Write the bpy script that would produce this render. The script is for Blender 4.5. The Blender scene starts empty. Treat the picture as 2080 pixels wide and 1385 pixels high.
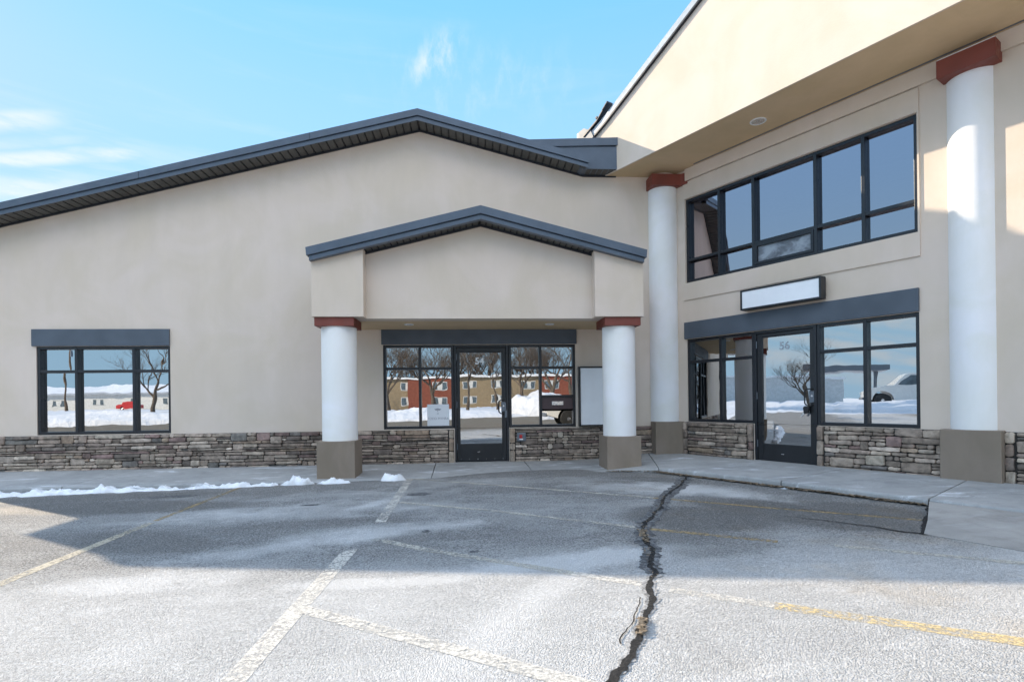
import bpy, math, random
from mathutils import Vector, Matrix, noise
S = bpy.context.scene
COL = S.collection
rnd = random.Random(7)
PI = math.pi

# ------------------------------------------------------------------ camera
YAW, ROLL = 0.0749, -0.01204
fw = Vector((math.sin(YAW), math.cos(YAW), 0)); rt = Vector((math.cos(YAW), -math.sin(YAW), 0)); up = rt.cross(fw)
r2 = math.cos(ROLL)*rt + math.sin(ROLL)*up; u2 = -math.sin(ROLL)*rt + math.cos(ROLL)*up
cd = bpy.data.cameras.new('camera'); cam = bpy.data.objects.new('camera', cd); COL.objects.link(cam)
m = Matrix((r2, u2, -fw)).transposed().to_4x4(); m.translation = Vector((0, 0, 1.2)); cam.matrix_world = m
cd.sensor_width = 36; cd.lens = 36*1105.2/2080; cd.shift_y = (812.45-692.5)/2080
cd.clip_start = .05; cd.clip_end = 3000
S.camera = cam

# ------------------------------------------------------------------ light, sky, exposure
ALPHA, EL = math.radians(35.5), math.atan(.43)
to_sun = Vector((-math.cos(ALPHA)*math.cos(EL), math.sin(ALPHA)*math.cos(EL), math.sin(EL)))
ld = bpy.data.lights.new('sun', 'SUN'); ld.energy = 2.1; ld.angle = math.radians(.5); ld.color = (1, .85, .66)
sun = bpy.data.objects.new('sun', ld); COL.objects.link(sun)
sun.rotation_euler = to_sun.to_track_quat('Z', 'Y').to_euler(); sun.location = (-30, 20, 30)
S.view_settings.view_transform = 'Standard'; S.view_settings.look = 'None'
S.view_settings.exposure = 1.96; S.view_settings.gamma = 1

class NT:
    def __init__(s, tree): s.t = tree; s.n = tree.nodes; s.l = tree.links; s.n.clear()
    def add(s, typ, ins=None, **kw):
        nd = s.n.new(typ)
        for k, v in kw.items(): setattr(nd, k, v)
        for k, v in (ins or {}).items(): s.put(nd.inputs[k], v)
        return nd
    def put(s, sock, v):
        if isinstance(v, bpy.types.NodeSocket): s.l.new(v, sock)
        elif isinstance(v, bpy.types.Node): s.l.new(v.outputs[0], sock)
        elif isinstance(v, (tuple, list)) and len(v) == 3 and sock.type == 'RGBA': sock.default_value = (*v, 1)
        else: sock.default_value = v
    def math(s, op, a, b=0.0, c=0.0, clamp=False):
        nd = s.add('ShaderNodeMath', {0: a, 1: b, 2: c}, operation=op); nd.use_clamp = clamp; return nd.outputs[0]
    def rng(s, v, a, b, c=0.0, d=1.0, smooth=True):
        nd = s.add('ShaderNodeMapRange', {0: v, 1: a, 2: b, 3: c, 4: d}); nd.interpolation_type = 'SMOOTHSTEP' if smooth else 'LINEAR'; return nd.outputs[0]
    def noise(s, vec, scale, detail=3, rough=.55, dist=0):
        nd = s.add('ShaderNodeTexNoise', {'Scale': scale, 'Detail': detail, 'Roughness': rough, 'Distortion': dist})
        if vec is not None: s.put(nd.inputs['Vector'], vec)
        return nd.outputs[0]
    def mix(s, f, a, b, blend='MIX'):
        nd = s.add('ShaderNodeMix', data_type='RGBA', blend_type=blend)
        s.put(nd.inputs[0], f); s.put(nd.inputs[6], a); s.put(nd.inputs[7], b); return nd.outputs[2]
    def mapping(s, vec, scale=(1, 1, 1), rot=(0, 0, 0), loc=(0, 0, 0)):
        return s.add('ShaderNodeMapping', {'Vector': vec, 'Scale': scale, 'Rotation': rot, 'Location': loc}).outputs[0]
    def bump(s, h, strength=.3, dist=.01, prev=None):
        nd = s.add('ShaderNodeBump', {'Strength': strength, 'Distance': dist, 'Height': h})
        if prev is not None: s.put(nd.inputs['Normal'], prev)
        return nd.outputs[0]

w = bpy.data.worlds.new('World'); S.world = w; w.use_nodes = True
n = NT(w.node_tree)
sky = n.add('ShaderNodeTexSky', sky_type='NISHITA'); sky.sun_disc = False
sky.sun_elevation = EL; sky.sun_rotation = math.atan2(to_sun.x, to_sun.y)
sky.altitude = 200; sky.air_density = 1.0; sky.dust_density = .15; sky.ozone_density = 2.5
tc = n.add('ShaderNodeTexCoord').outputs['Generated']
sp = n.add('ShaderNodeSeparateXYZ', {0: tc}); X, Y, Z = sp.outputs
az = n.math('ARCTAN2', X, Y)
cv = n.add('ShaderNodeCombineXYZ', {0: n.math('MULTIPLY', az, 2.2), 1: n.math('MULTIPLY', Z, 26.0), 2: 3.3}).outputs[0]
streak = n.noise(cv, 1.0, 5, .55, .6)
n_front = 1.0
def gm(n, a, b): return n.math('MAXIMUM', a, b)
lowleft = n.math('MULTIPLY', n.math('MULTIPLY', n.rng(az, -.36, -.60), n.rng(Y, .3, .6)), n.rng(Z, .47, .28))
c1 = n.math('MULTIPLY', n.math('MULTIPLY', n.rng(streak, .43, .62), lowleft), .45)
for (z0, th, a0, a1, amp) in ((.377, .012, -.585, -.66, .75), (.335, .0085, -.49, -.56, .8), (.300, .016, -.50, -.66, .7), (.352, .006, -.56, -.62, .3)):
    zz = n.math('SUBTRACT', n.math('SUBTRACT', Z, z0), n.math('MULTIPLY', n.math('ADD', az, .6), .24))
    zz = n.math('ADD', zz, n.math('MULTIPLY', n.math('SUBTRACT', n.noise(n.mapping(tc, (9, 9, 9)), 1.0, 3, .5), .5), .018))
    bd = n.math('MULTIPLY', n.rng(n.math('ABSOLUTE', zz), th*1.5, th*.25), n.rng(az, a0, a1))
    c1 = gm(n, c1, n.math('MULTIPLY', n.math('MULTIPLY', bd, n.rng(n.noise(n.mapping(tc, (14, 14, 60)), 1.0, 5, .6), .30, .6, .35, 1.0)), amp*n_front))
thin = n.math('MULTIPLY', n.math('MULTIPLY', n.rng(streak, .52, .82), .22), n.math('MULTIPLY', n.rng(Z, .75, .3), n.rng(Y, .2, .6)))
# the feathered wisp high in the middle
wx = n.math('SUBTRACT', az, n.math('MULTIPLY_ADD', n.math('SUBTRACT', Z, .528), .9, -.058))
wisp = n.math('MULTIPLY', n.rng(n.math('ABSOLUTE', wx), .055, .0), n.rng(n.math('ABSOLUTE', n.math('SUBTRACT', Z, .532)), .045, .005))
wn = n.noise(n.mapping(tc, (34, 20, 14), (0, .6, .3)), 1.0, 6, .65, .15)
wisp = n.math('MULTIPLY', wisp, n.rng(wn, .38, .72))
veil = n.math('MULTIPLY', n.math('MULTIPLY', n.rng(n.math('ABSOLUTE', n.math('SUBTRACT', az, .02)), .28, .0), n.rng(n.math('ABSOLUTE', n.math('SUBTRACT', Z, .50)), .07, .0)), n.rng(wn, .42, .8, 0, .35))
cl = n.math('ADD', n.math('ADD', c1, thin), n.math('ADD', n.math('MULTIPLY', wisp, .7), veil), clamp=True)
lum = n.add('ShaderNodeRGBToBW', {0: sky.outputs[0]}).outputs[0]
den = n.math('DIVIDE', 1.0, n.math('MULTIPLY_ADD', lum, .44, .14))            # the bright air round the sun is held back
skyc = n.mix(1.0, sky.outputs[0], n.add('ShaderNodeCombineColor', {0: n.math('MULTIPLY', den, .86), 1: n.math('MULTIPLY', den, .955), 2: n.math('MULTIPLY', den, .88)}), 'MULTIPLY')
hzn = n.rng(Z, .75, .22)                                            # paler air low down
skyc = n.mix(n.rng(Z, .40, .70), skyc, n.mix(1.0, skyc, (.60, .92, 1.04), 'MULTIPLY'))
skyc = n.mix(n.rng(Z, .34, .04, 0, .94), skyc, (1.5, 2.34, 3.1))
bright = n.math('MULTIPLY', n.math('MULTIPLY', n.rng(Z, .40, .58), n.rng(Z, .93, .72, .30, 1.0)), n.rng(Y, .30, -.15))            # unseen bright cloud overhead and behind, added to lift the shade
skyc = n.mix(n.math('MULTIPLY', bright, n.rng(n.noise(tc, 3.0, 4, .6), .25, .7, .75, 1.0)), skyc, (5.9, 6.2, 6.7))
skyc = n.mix(n.math('MULTIPLY', cl, .9), skyc, (2.55, 2.66, 2.72))
bg = n.add('ShaderNodeBackground', {0: skyc, 1: .10})
n.l.new(bg.outputs[0], n.add('ShaderNodeOutputWorld').inputs[0])

# ------------------------------------------------------------------ materials
def mat(name, fn):
    mm = bpy.data.materials.new(name); mm.use_nodes = True; n = NT(mm.node_tree)
    co = n.add('ShaderNodeTexCoord').outputs['Object']
    n.l.new(fn(n, co), n.add('ShaderNodeOutputMaterial').inputs[0]); return mm
def bsdf(n, col, rough=.6, normal=None, metal=0.0, spec=.5, **kw):
    ins = {'Base Color': col, 'Roughness': rough, 'Metallic': metal, 'Specular IOR Level': spec}; ins.update(kw)
    p = n.add('ShaderNodeBsdfPrincipled', ins)
    if normal is not None: n.put(p.inputs['Normal'], normal)
    return p.outputs[0]
def stucco(c, var=.10, sc=1.0, bs=.35):
    def f(n, co):
        big = n.noise(co, .9*sc, 4, .6, .6); mid = n.noise(n.mapping(co, (3, 3, .7)), 1.0*sc, 4, .6)
        k = n.math('ADD', n.rng(big, .3, .7, 1-var, 1+var*.6), n.rng(mid, .3, .75, -var*.45, var*.45))
        col = n.mix(1.0, c, n.add('ShaderNodeCombineColor', {0: k, 1: k, 2: n.math('MULTIPLY', k, n.rng(big, .3, .7, .97, 1.03))}), 'MULTIPLY')
        b = n.bump(n.noise(co, 160, 4, .7), bs, .004); b = n.bump(n.noise(co, 28, 3, .6), .25, .006, b)
        b = n.bump(n.noise(co, 1.7, 2, .5), .10, .03, b)
        return bsdf(n, col, .9, b, spec=.25)
    return f
def paint(c, rough=.45, var=.08, bump=.05, metal=0.0, sc=3.0):
    def f(n, co):
        k = n.rng(n.noise(co, sc, 5, .6), .3, .7, 1-var, 1+var)
        col = n.mix(1.0, c, n.add('ShaderNodeCombineColor', {0: k, 1: k, 2: k}), 'MULTIPLY')
        r = n.rng(n.noise(co, sc*4, 3, .6), .3, .7, rough*.85, min(1, rough*1.2))
        return bsdf(n, col, r, n.bump(n.noise(co, 60, 3, .6), bump, .003), metal)
    return f
M = {}
def D(name, fn): M[name] = mat(name, fn)
D('stucco', stucco((.665, .565, .475), .045))
D('stucco_soffit_bounce', stucco((.64, .48, .30), .06, 1, .2))  # same stucco made browner: warm ground bounce put into the colour
D('column', stucco((.86, .85, .84), .035, 1.5, .25))
D('column_base', stucco((.265, .215, .17), .10, 1.5, .3))
D('cap_red', paint((.185, .042, .027), .55, .12))
D('lintel', paint((.075, .094, .120), .55, .12, .25))
D('metal', paint((.078, .102, .138), .38, .10, .04))
D('metal_dark', paint((.016, .020, .028), .4, .1))
D('soffit', paint((.075, .075, .07), .5, .15))
D('frame', paint((.010, .012, .017), .32, .15))
D('trim_light', paint((.42, .46, .50), .35, .08))
D('white_panel', paint((.86, .88, .91), .35, .03))
D('white_paint', paint((.8, .8, .8), .5, .04))
D('number_white', paint((.95, .95, .95), .5, .01))
D('poster', paint((.80, .81, .84), .6, .03))
D('poster_ink', paint((.36, .36, .40), .6, .03))
D('etched', paint((.34, .38, .42), .6, .05))
D('steel', paint((.62, .62, .63), .25, .05, .02, 1.0))
D('steel_grey', paint((.16, .18, .21), .35, .05, .02, .6))
D('brown_panel', paint((.085, .050, .052), .45, .06))
D('red_plastic', paint((.45, .02, .025), .4, .05))
D('black', paint((.012, .012, .014), .5, .1))
D('rubber', paint((.02, .02, .02), .7, .1))
D('interior', paint((.05, .048, .045), .8, .2))
D('door_dark', paint((.012, .013, .016), .35, .2))
D('roofing', paint((.12, .13, .14), .6, .1))
D('snow', lambda n, co: bsdf(n, n.mix(n.rng(n.noise(co, 3, 5, .6), .45, .75), (.86, .88, .92), (.62, .62, .62)), .7, n.bump(n.noise(co, 30, 5, .6), .5, .02), **{'Subsurface Weight': .0}))
D('snow_far', lambda n, co: bsdf(n, n.mix(n.rng(n.noise(co, .12, 6, .65), .50, .80), (.80, .81, .84), (.50, .47, .42)), .8, n.bump(n.noise(co, 1.2, 6, .6), 1.0, .25)))
D('bark', paint((.10, .075, .055), .9, .3))
D('brick_tan', paint((.27, .205, .125), .8, .1))
D('brick_orange', paint((.21, .062, .036), .8, .12))
D('far_glass', paint((.10, .13, .15), .2, .3))
D('curtain', paint((.6, .6, .58), .8, .1))
D('car_white', paint((.75, .74, .70), .25, .02))
D('car_red', paint((.5, .03, .03), .3, .05))
D('wood', paint((.12, .08, .05), .8, .2))
D('debris', lambda n, co: bsdf(n, n.mix(n.noise(co, 45, 2), (.06, .042, .03), (.36, .28, .19)), .9))

def glass_mat(refl, tint, wav=.0016, ws=2.2, rough=0.0, body=(.02, .022, .025)):
    def f(n, co):
        nz = n.noise(co, ws, 2, .5, .4); nz2 = n.noise(n.mapping(co, (1, 1, .45)), ws*3.1, 1, .4)
        h = n.math('ADD', nz, n.math('MULTIPLY', nz2, .18))
        b = n.add('ShaderNodeBump', {'Strength': 1.0, 'Distance': wav*6, 'Height': h}).outputs[0]
        g = n.add('ShaderNodeBsdfGlossy', {'Color': tint, 'Roughness': rough}); n.put(g.inputs['Normal'], b)
        tr = n.add('ShaderNodeBsdfTransparent', {'Color': (.30, .31, .32)})
        return n.add('ShaderNodeMixShader', {0: refl, 1: tr, 2: g}).outputs[0]
    return f
D('glass', glass_mat(.80, (.58, .60, .62), .00012, 1.7))
D('glass_up', glass_mat(.70, (.55, .50, .54), .00004))
D('glass_frost', lambda n, co: bsdf(n, n.mix(n.rng(n.noise(n.mapping(co, (1, 1, 1.6)), 4.5, 3, .6, .5), .35, .7), (.10, .11, .13), (.30, .34, .39)), .28))

def stone_mat(n, co):
    vc = n.add('ShaderNodeVertexColor', layer_name='Col').outputs[0]
    k = n.rng(n.noise(co, 9, 5, .65, .4), .3, .72, .62, 1.30)
    rust = n.rng(n.noise(co, 4.5, 4, .6), .58, .74, 0, .45)
    c = n.mix(1.0, vc, n.add('ShaderNodeCombineColor', {0: n.math('MULTIPLY', k, 1.10), 1: k, 2: n.math('MULTIPLY', k, .90)}), 'MULTIPLY')
    c = n.mix(rust, c, n.mix(1.0, c, (1.08, .90, .88), 'MULTIPLY'))
    b = n.bump(n.noise(n.mapping(co, (1, 1, 2.2)), 34, 6, .7), .7, .008); b = n.bump(n.noise(co, 130, 4, .7), .35, .003, b)
    return bsdf(n, c, .85, b, spec=.3)
D('stone', stone_mat)
D('mortar', paint((.045, .041, .038), .95, .2))

def blob(n, co, cx, cy, rx, ry, ang=0.0, soft=.6, warp=.35, ns=2.6):
    """soft-edged stain of a given place and size, broken up by noise; returns 0..1"""
    mp = n.add('ShaderNodeMapping', {'Vector': co, 'Location': (cx, cy, 0), 'Rotation': (0, 0, ang), 'Scale': (rx, ry, 1e6)}, vector_type='TEXTURE').outputs[0]
    s = n.add('ShaderNodeSeparateXYZ', {0: mp})
    r = n.math('SQRT', n.math('ADD', n.math('MULTIPLY', s.outputs[0], s.outputs[0]), n.math('MULTIPLY', s.outputs[1], s.outputs[1])))
    r = n.math('ADD', r, n.math('MULTIPLY', n.math('SUBTRACT', n.noise(co, ns, 5, .6), .5), warp*4))
    return n.rng(r, 1+soft*.5, 1-soft*.5)
def gmax(n, a, b): return n.math('MAXIMUM', a, b)
def asphalt(n, co):
    fine = n.noise(co, 210, 3, .75); grit = n.noise(co, 62, 4, .75); med = n.noise(co, 7, 5, .65); big = n.noise(co, .55, 4, .6, .5)
    vo = n.add('ShaderNodeTexVoronoi', {'Vector': co, 'Scale': 105.0}, feature='F1')
    agg = n.rng(vo.outputs['Distance'], .15, .75)
    base = n.mix(n.rng(grit, .38, .62), (.07, .07, .072), (.30, .295, .285))
    base = n.mix(n.rng(n.add('ShaderNodeSeparateColor', {0: vo.outputs['Color']}).outputs[0], .68, .98, 0, .60), base, (.50, .49, .47))
    base = n.mix(n.rng(fine, .56, .70, 0, .5), base, (.04, .04, .043))
    base = n.mix(n.rng(med, .42, .75, 0, .30), base, (.20, .175, .15))
    # salt with blown snow dust, plus painted sun and shade contrast
    salt_sun = n.math('ADD', n.rng(big, .36, .68, .05, .30), n.rng(n.noise(n.mapping(co, (.8, 2.4, 1), (0, 0, .35)), 1.1, 6, .7, 1.0), .42, .72, -.08, .22))
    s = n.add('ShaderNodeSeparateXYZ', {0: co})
    near = n.math('MULTIPLY', n.rng(s.outputs[1], 5.2, 3.4, -.16, .80), n.rng(s.outputs[1], -2.5, .5))  # whiter in the sunlit foreground, darker beyond: light and shade put into the colour
    salt_sun = n.math('ADD', salt_sun, near)
    for a in ((-.9, 5.35, .75, .22, .2, 1.1), (-1.55, 4.95, .7, .16, .35, 1.0), (-1.9, 6.5, 1.2, .35, .1, .8), (.75, 4.12, .62, .16, .2, 1.1), (1.3, 4.25, .4, .12, 0, .8),
              (2.35, 7.1, .75, .28, -.5, 1.2), (3.1, 6.85, .8, .30, -1.0, 1.2), (-.75, 3.82, .42, .07, -.05, 1.2), (-2.4, 4.1, .5, .15, .1, .8), (.35, 3.3, 1.1, .10, .95, .5),
              (-1.1, 6.9, .35, .10, .8, 1.0), (-2.5, 7.6, 1.4, .3, 0, .7), (.7, 6.2, 1.5, .7, -.5, .6), (-3.9, 6.4, 1.6, .4, .2, .55), (.2, 8.3, 1.8, .35, -.1, .6)):
        bl = blob(n, co, a[0], a[1], a[2]*1.15, a[3]*1.25, a[4], 1.4, .42)
        salt_sun = n.math('ADD', salt_sun, n.math('MULTIPLY', bl, a[5]*.72))
    wet = None
    for a in ((3.3, 5.35, 1.15, .50, -.95, 1.0), (2.25, 5.35, .75, .55, -.6, .95), (4.0, 5.2, .7, .5, -1.0, .9), (-4.6, 7.3, 1.7, .45, -.12, .95), (-3.1, 5.35, .9, .35, -.5, .7),
              (-5.4, 8.15, 1.8, .3, .0, .8), (1.9, 4.5, .6, .5, -.3, .55), (-.2, 6.9, .9, .25, -.3, .35), (2.7, 7.9, .7, .22, -.6, .7), (-1.55, 5.85, .9, .16, .1, .4), (-3.3, 7.7, .9, .35, .3, .5)):
        bl = n.math('MULTIPLY', blob(n, co, a[0], a[1], a[2], a[3], a[4], .45, .16), a[5])
        wet = bl if wet is None else gmax(n, wet, bl)
    salt_sun = n.math('MULTIPLY', salt_sun, n.math('SUBTRACT', 1.0, n.math('MULTIPLY', wet, .95)))
    sg = n.math('ADD', salt_sun, n.math('MULTIPLY', n.math('SUBTRACT', grit, .5), 1.9)); sg = n.math('ADD', sg, n.math('MULTIPLY', n.math('SUBTRACT', med, .5), .35))
    sm = n.rng(sg, .0, 1.25, .08, .90, False)
    dry = n.mix(n.math('MULTIPLY', wet, .85), base, n.mix(1.0, base, (.46, .44, .42), 'MULTIPLY'))
    tint = n.rng(n.noise(co, 1.3, 5, .6), .50, .72, 0, .55)
    vp = n.add('ShaderNodeTexVoronoi', {'Vector': co, 'Scale': 34.0}, feature='F1')
    pel = n.math('MULTIPLY', n.math('MULTIPLY', n.rng(vp.outputs['Distance'], .22, .14), n.rng(s.outputs[1], 3.8, 6.5)), n.rng(n.noise(co, 1.2, 4, .6), .40, .60))
    sm = gmax(n, sm, n.math('MULTIPLY', pel, .9))
    dark_fleck = n.rng(n.noise(co, 38, 4, .8), .60, .70, 0, .5)
    dry = n.mix(dark_fleck, dry, n.mix(1.0, dry, (.45, .45, .45), 'MULTIPLY'))
    far = n.rng(s.outputs[1], .5, -3.0)
    sm = n.math('MULTIPLY', sm, n.math('SUBTRACT', 1.0, n.math('MULTIPLY', far, .8)))
    dry = n.mix(far, dry, (.20, .165, .12))
    col = n.mix(sm, dry, (.71, .705, .695))
    col = n.mix(n.math('MULTIPLY', tint, n.rng(s.outputs[0], .5, 3.0)), col, n.mix(1.0, col, (1.0, .86, .70), 'MULTIPLY'))
    h = n.math('ADD', n.math('MULTIPLY', grit, .8), n.math('MULTIPLY', agg, -.5))
    b = n.bump(h, 1.0, .016); b = n.bump(fine, .5, .005, b); b = n.bump(n.noise(co, 1.1, 3, .5), .2, .05, b)
    return bsdf(n, col, n.math('SUBTRACT', .88, n.math('MULTIPLY', wet, .30)), b, spec=.4)
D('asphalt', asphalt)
D('asphalt_far', lambda n, co: bsdf(n, n.mix(n.rng(n.noise(co, .4, 6, .65), .35, .7), (.22, .20, .17), (.36, .33, .29)), .9))
def paintline(c):
    def f(n, co):
        wear = n.math('ADD', n.noise(co, 30, 5, .75), n.math('MULTIPLY', n.noise(co, 1.6, 3, .6), .55))
        a = n.rng(wear, .66, .94, .88, .08)
        p = bsdf(n, n.mix(n.rng(n.noise(co, 60, 3, .7), .35, .65), c, tuple(x*.72 for x in c)), .85, n.bump(n.noise(co, 90, 4, .7), .6, .006))
        return n.add('ShaderNodeMixShader', {0: a, 1: n.add('ShaderNodeBsdfTransparent'), 2: p}).outputs[0]
    return f
D('line_dull', paintline((.42, .31, .16))); D('line_white', paintline((.72, .68, .61))); D('line_yellow', paintline((.78, .60, .31))); D('line_faint', paintline((.56, .53, .46))); D('line_pale', paintline((.54, .48, .37)))
D('tar_pale', lambda n, co: bsdf(n, n.mix(n.rng(n.noise(co, 22, 5, .7), .35, .6), (.16, .155, .15), (.42, .41, .40)), .8, n.bump(n.noise(co, 40, 5, .7), .8, .02)))
D('tar', lambda n, co: bsdf(n, n.mix(n.rng(n.noise(co, 22, 5, .7), .40, .66), (.05, .051, .055), (.24, .24, .24)), .75, n.bump(n.noise(co, 40, 5, .7), .8, .02)))
D('crack_black', lambda n, co: bsdf(n, n.mix(n.rng(n.noise(co, 30, 4, .7), .45, .7), (.008, .008, .009), (.035, .032, .03)), .8, n.bump(n.noise(co, 50, 5, .7), 1.0, .03)))
def concrete(c1, c2, snowy=.5):
    def f(n, co):
        big = n.noise(co, .8, 5, .6, .5); grit = n.noise(co, 85, 4, .7); med = n.noise(co, 5, 5, .65)
        c = n.mix(n.rng(big, .34, .68), c1, c2); c = n.mix(n.rng(med, .45, .72, 0, .45), c, tuple(x*.66 for x in c1))
        c = n.mix(n.rng(grit, .5, .72, 0, .35), c, tuple(x*.6 for x in c1))
        vo = n.add('ShaderNodeTexVoronoi', {'Vector': co, 'Scale': 46.0, 'Randomness': 1.0}, feature='F1')
        pk = n.math('MULTIPLY', n.rng(vo.outputs['Distance'], .20, .13), n.rng(n.noise(co, 1.5, 4, .6), .52, .66))
        film = n.rng(n.math('ADD', n.noise(n.mapping(co, (.7, 2.2, 1)), 1.5, 5, .65, .6), n.math('MULTIPLY', n.math('SUBTRACT', grit, .5), .25)), .56, .70, 0, .75)
        c = n.mix(n.math('MULTIPLY', gmax(n, n.math('MULTIPLY', pk, .9), film), snowy), c, (.78, .81, .86))
        return bsdf(n, c, .85, n.bump(grit, .4, .005), spec=.3)
    return f
D('concrete', concrete((.33, .335, .335), (.42, .42, .415), .95)); D('concrete_plain', concrete((.30, .29, .275), (.39, .375, .355), .15))

# ------------------------------------------------------------------ mesh helpers
class Fr:                                                            # a frame: right, into the wall, up
    def __init__(s, rz): s.rz = rz; s.m = Matrix.Rotation(rz, 3, 'Z')
    def w(s, p): return s.m @ Vector(p)
FA, FB = Fr(0), Fr(-PI/3)                                            # low wing faces -Y; tall wing is turned by 60 degrees
class MB:
    def __init__(s): s.v = []; s.f = []; s.c = []; s.mi = []; s.cur = 0
    def face(s, ids): s.f.append(ids); s.mi.append(s.cur)
    def box(s, x0, x1, y0, y1, z0, z1):
        b = len(s.v)
        s.v += [(x0, y0, z0), (x1, y0, z0), (x1, y1, z0), (x0, y1, z0), (x0, y0, z1), (x1, y0, z1), (x1, y1, z1), (x0, y1, z1)]
        for q in ((0, 3, 2, 1), (4, 5, 6, 7), (0, 1, 5, 4), (1, 2, 6, 5), (2, 3, 7, 6), (3, 0, 4, 7)): s.face([b+i for i in q])
        return s
    def prism(s, pts, y0, y1):                                       # polygon in x,z extruded along y
        b = len(s.v); k = len(pts)
        s.v += [(x, y0, z) for x, z in pts] + [(x, y1, z) for x, z in pts]
        s.face(list(range(b, b+k))); s.face([b+k+i for i in range(k)][::-1])
        for i in range(k): j = (i+1) % k; s.face([b+j, b+i, b+k+i, b+k+j])
        return s
    def prismz(s, pts, z0, z1):                                      # polygon in x,y extruded along z
        b = len(s.v); k = len(pts)
        s.v += [(x, y, z0) for x, y in pts] + [(x, y, z1) for x, y in pts]
        s.face([b+i for i in range(k)][::-1]); s.face([b+k+i for i in range(k)])
        for i in range(k): j = (i+1) % k; s.face([b+i, b+j, b+k+j, b+k+i])
        return s
    def quad(s, a, b_, c, d):
        b = len(s.v); s.v += [a, b_, c, d]; s.face([b, b+1, b+2, b+3]); return s
    def tube(s, pts, r, k=8, cap=True):
        pts = [Vector(p) for p in pts]; rs = r if isinstance(r, (list, tuple)) else [r]*len(pts)
        b = len(s.v); prev = None
        for i, p in enumerate(pts):
            t = (pts[min(i+1, len(pts)-1)]-pts[max(i-1, 0)]).normalized()
            if prev is None: a = t.orthogonal().normalized()
            else: a = (prev - t*prev.dot(t)).normalized()
            prev = a; c = t.cross(a)
            for j in range(k):
                th = 2*PI*j/k; s.v.append(tuple(p + (a*math.cos(th)+c*math.sin(th))*rs[i]))
        for i in range(len(pts)-1):
            for j in range(k):
                j2 = (j+1) % k; s.face([b+i*k+j, b+i*k+j2, b+(i+1)*k+j2, b+(i+1)*k+j])
        if cap: s.face([b+j for j in range(k)][::-1]); s.face([b+(len(pts)-1)*k+j for j in range(k)])
        return s
    def cyl(s, cx, cy, r, z0, z1, k=64): return s.tube([(cx, cy, z0), (cx, cy, z1)], r, k)
    def build(s, name, material, parent=None, org=(0, 0, 0), fr=FA, smooth=False, bevel=0, world=False):
        me = bpy.data.meshes.new(name); o3 = Vector(org)
        me.from_pydata([tuple(Vector(v)-o3) for v in s.v], [], s.f); me.update()
        mats = material if isinstance(material, list) else [material]
        for q in mats: me.materials.append(M[q])
        for i, p in enumerate(me.polygons): p.material_index = s.mi[i]; p.use_smooth = smooth
        if s.c:
            at = me.color_attributes.new('Col', 'FLOAT_COLOR', 'POINT')
            for i, c in enumerate(s.c): at.data[i].color = (*c, 1)
        o = bpy.data.objects.new(name, me); COL.objects.link(o)
        if bevel:
            bv = o.modifiers.new('edge', 'BEVEL'); bv.width = bevel; bv.segments = 2; bv.limit_method = 'ANGLE'; bv.angle_limit = .6
        if parent is not None: o.parent = parent
        elif not world: o.location = fr.w(org); o.rotation_euler = (0, 0, fr.rz)
        return o
def auto_smooth(o, ang=.6):
    me = o.data; me.polygons.foreach_set('use_smooth', [True]*len(me.polygons)); me.set_sharp_from_angle(angle=ang)
def tag(o, label=None, cat=None, group=None, kind=None):
    if label: o['label'] = label
    if cat: o['category'] = cat
    if group: o['group'] = group
    if kind: o['kind'] = kind
    return o
def thing(name, label, cat, org, fr=FA, group=None):
    e = bpy.data.objects.new(name, None); COL.objects.link(e); e.empty_display_size = .3
    e.location = fr.w(org); e.rotation_euler = (0, 0, fr.rz); return tag(e, label, cat, group)
def copy_tree(o, parent=None):
    c = o.copy(); COL.objects.link(c); c.parent = parent
    for ch in list(o.children): copy_tree(ch, c)
    return c

# ------------------------------------------------------------------ ground heights
def ss(a, b, x): t = max(0, min(1, (x-a)/(b-a))); return t*t*(3-2*t)
def g(x): return -.075 + .014*(max(-14, min(7, x))+2.5)
def cB(x, y): return x*math.cos(PI/6)+y*.5
def sw(x, y):
    wz = .115*ss(1.9, 3.9, x); t = max(0, min(1, (10.68-y)/1.85)); d = .05*(1-ss(0, 3.2, x))
    return wz - d*t - .012*ss(3, 4, x)*max(0, min(1, (8.8-cB(x, y))/1.9))

# parking lot sheet (finer near the camera)
mb = MB(); xs = [-40+i*1.6 for i in range(51)]; ys = [-17+i*.83 for i in range(35)]
for y in ys:
    for x in xs: mb.v.append((x, y, g(x)))
for j in range(len(ys)-1):
    for i in range(len(xs)-1):
        a = j*len(xs)+i; mb.face([a, a+1, a+1+len(xs), a+len(xs)])
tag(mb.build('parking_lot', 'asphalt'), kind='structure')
# snow-covered land beyond
mb = MB(); k = 90
def land(x, y):
    far = max(abs(x)/42, abs(y)/19) if y < 0 else abs(x)/42
    b = ss(.95, 1.15, far)
    return -.45 + b*(.55+.35*noise.noise(Vector((x*.05, y*.05, 0)))) if y < 40 else -.45
ps = sorted(set([-900, -500, -300, -200] + [-150+i*3.75 for i in range(81)] + [200, 300, 500, 900]))
for y in ps:
    for x in ps: mb.v.append((x, y, land(x, y)))
N = len(ps)
for j in range(N-1):
    for i in range(N-1): a = j*N+i; mb.face([a, a+1, a+1+N, a+N])
tag(mb.build('snow_field', 'snow_far', smooth=True), kind='structure')

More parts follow.
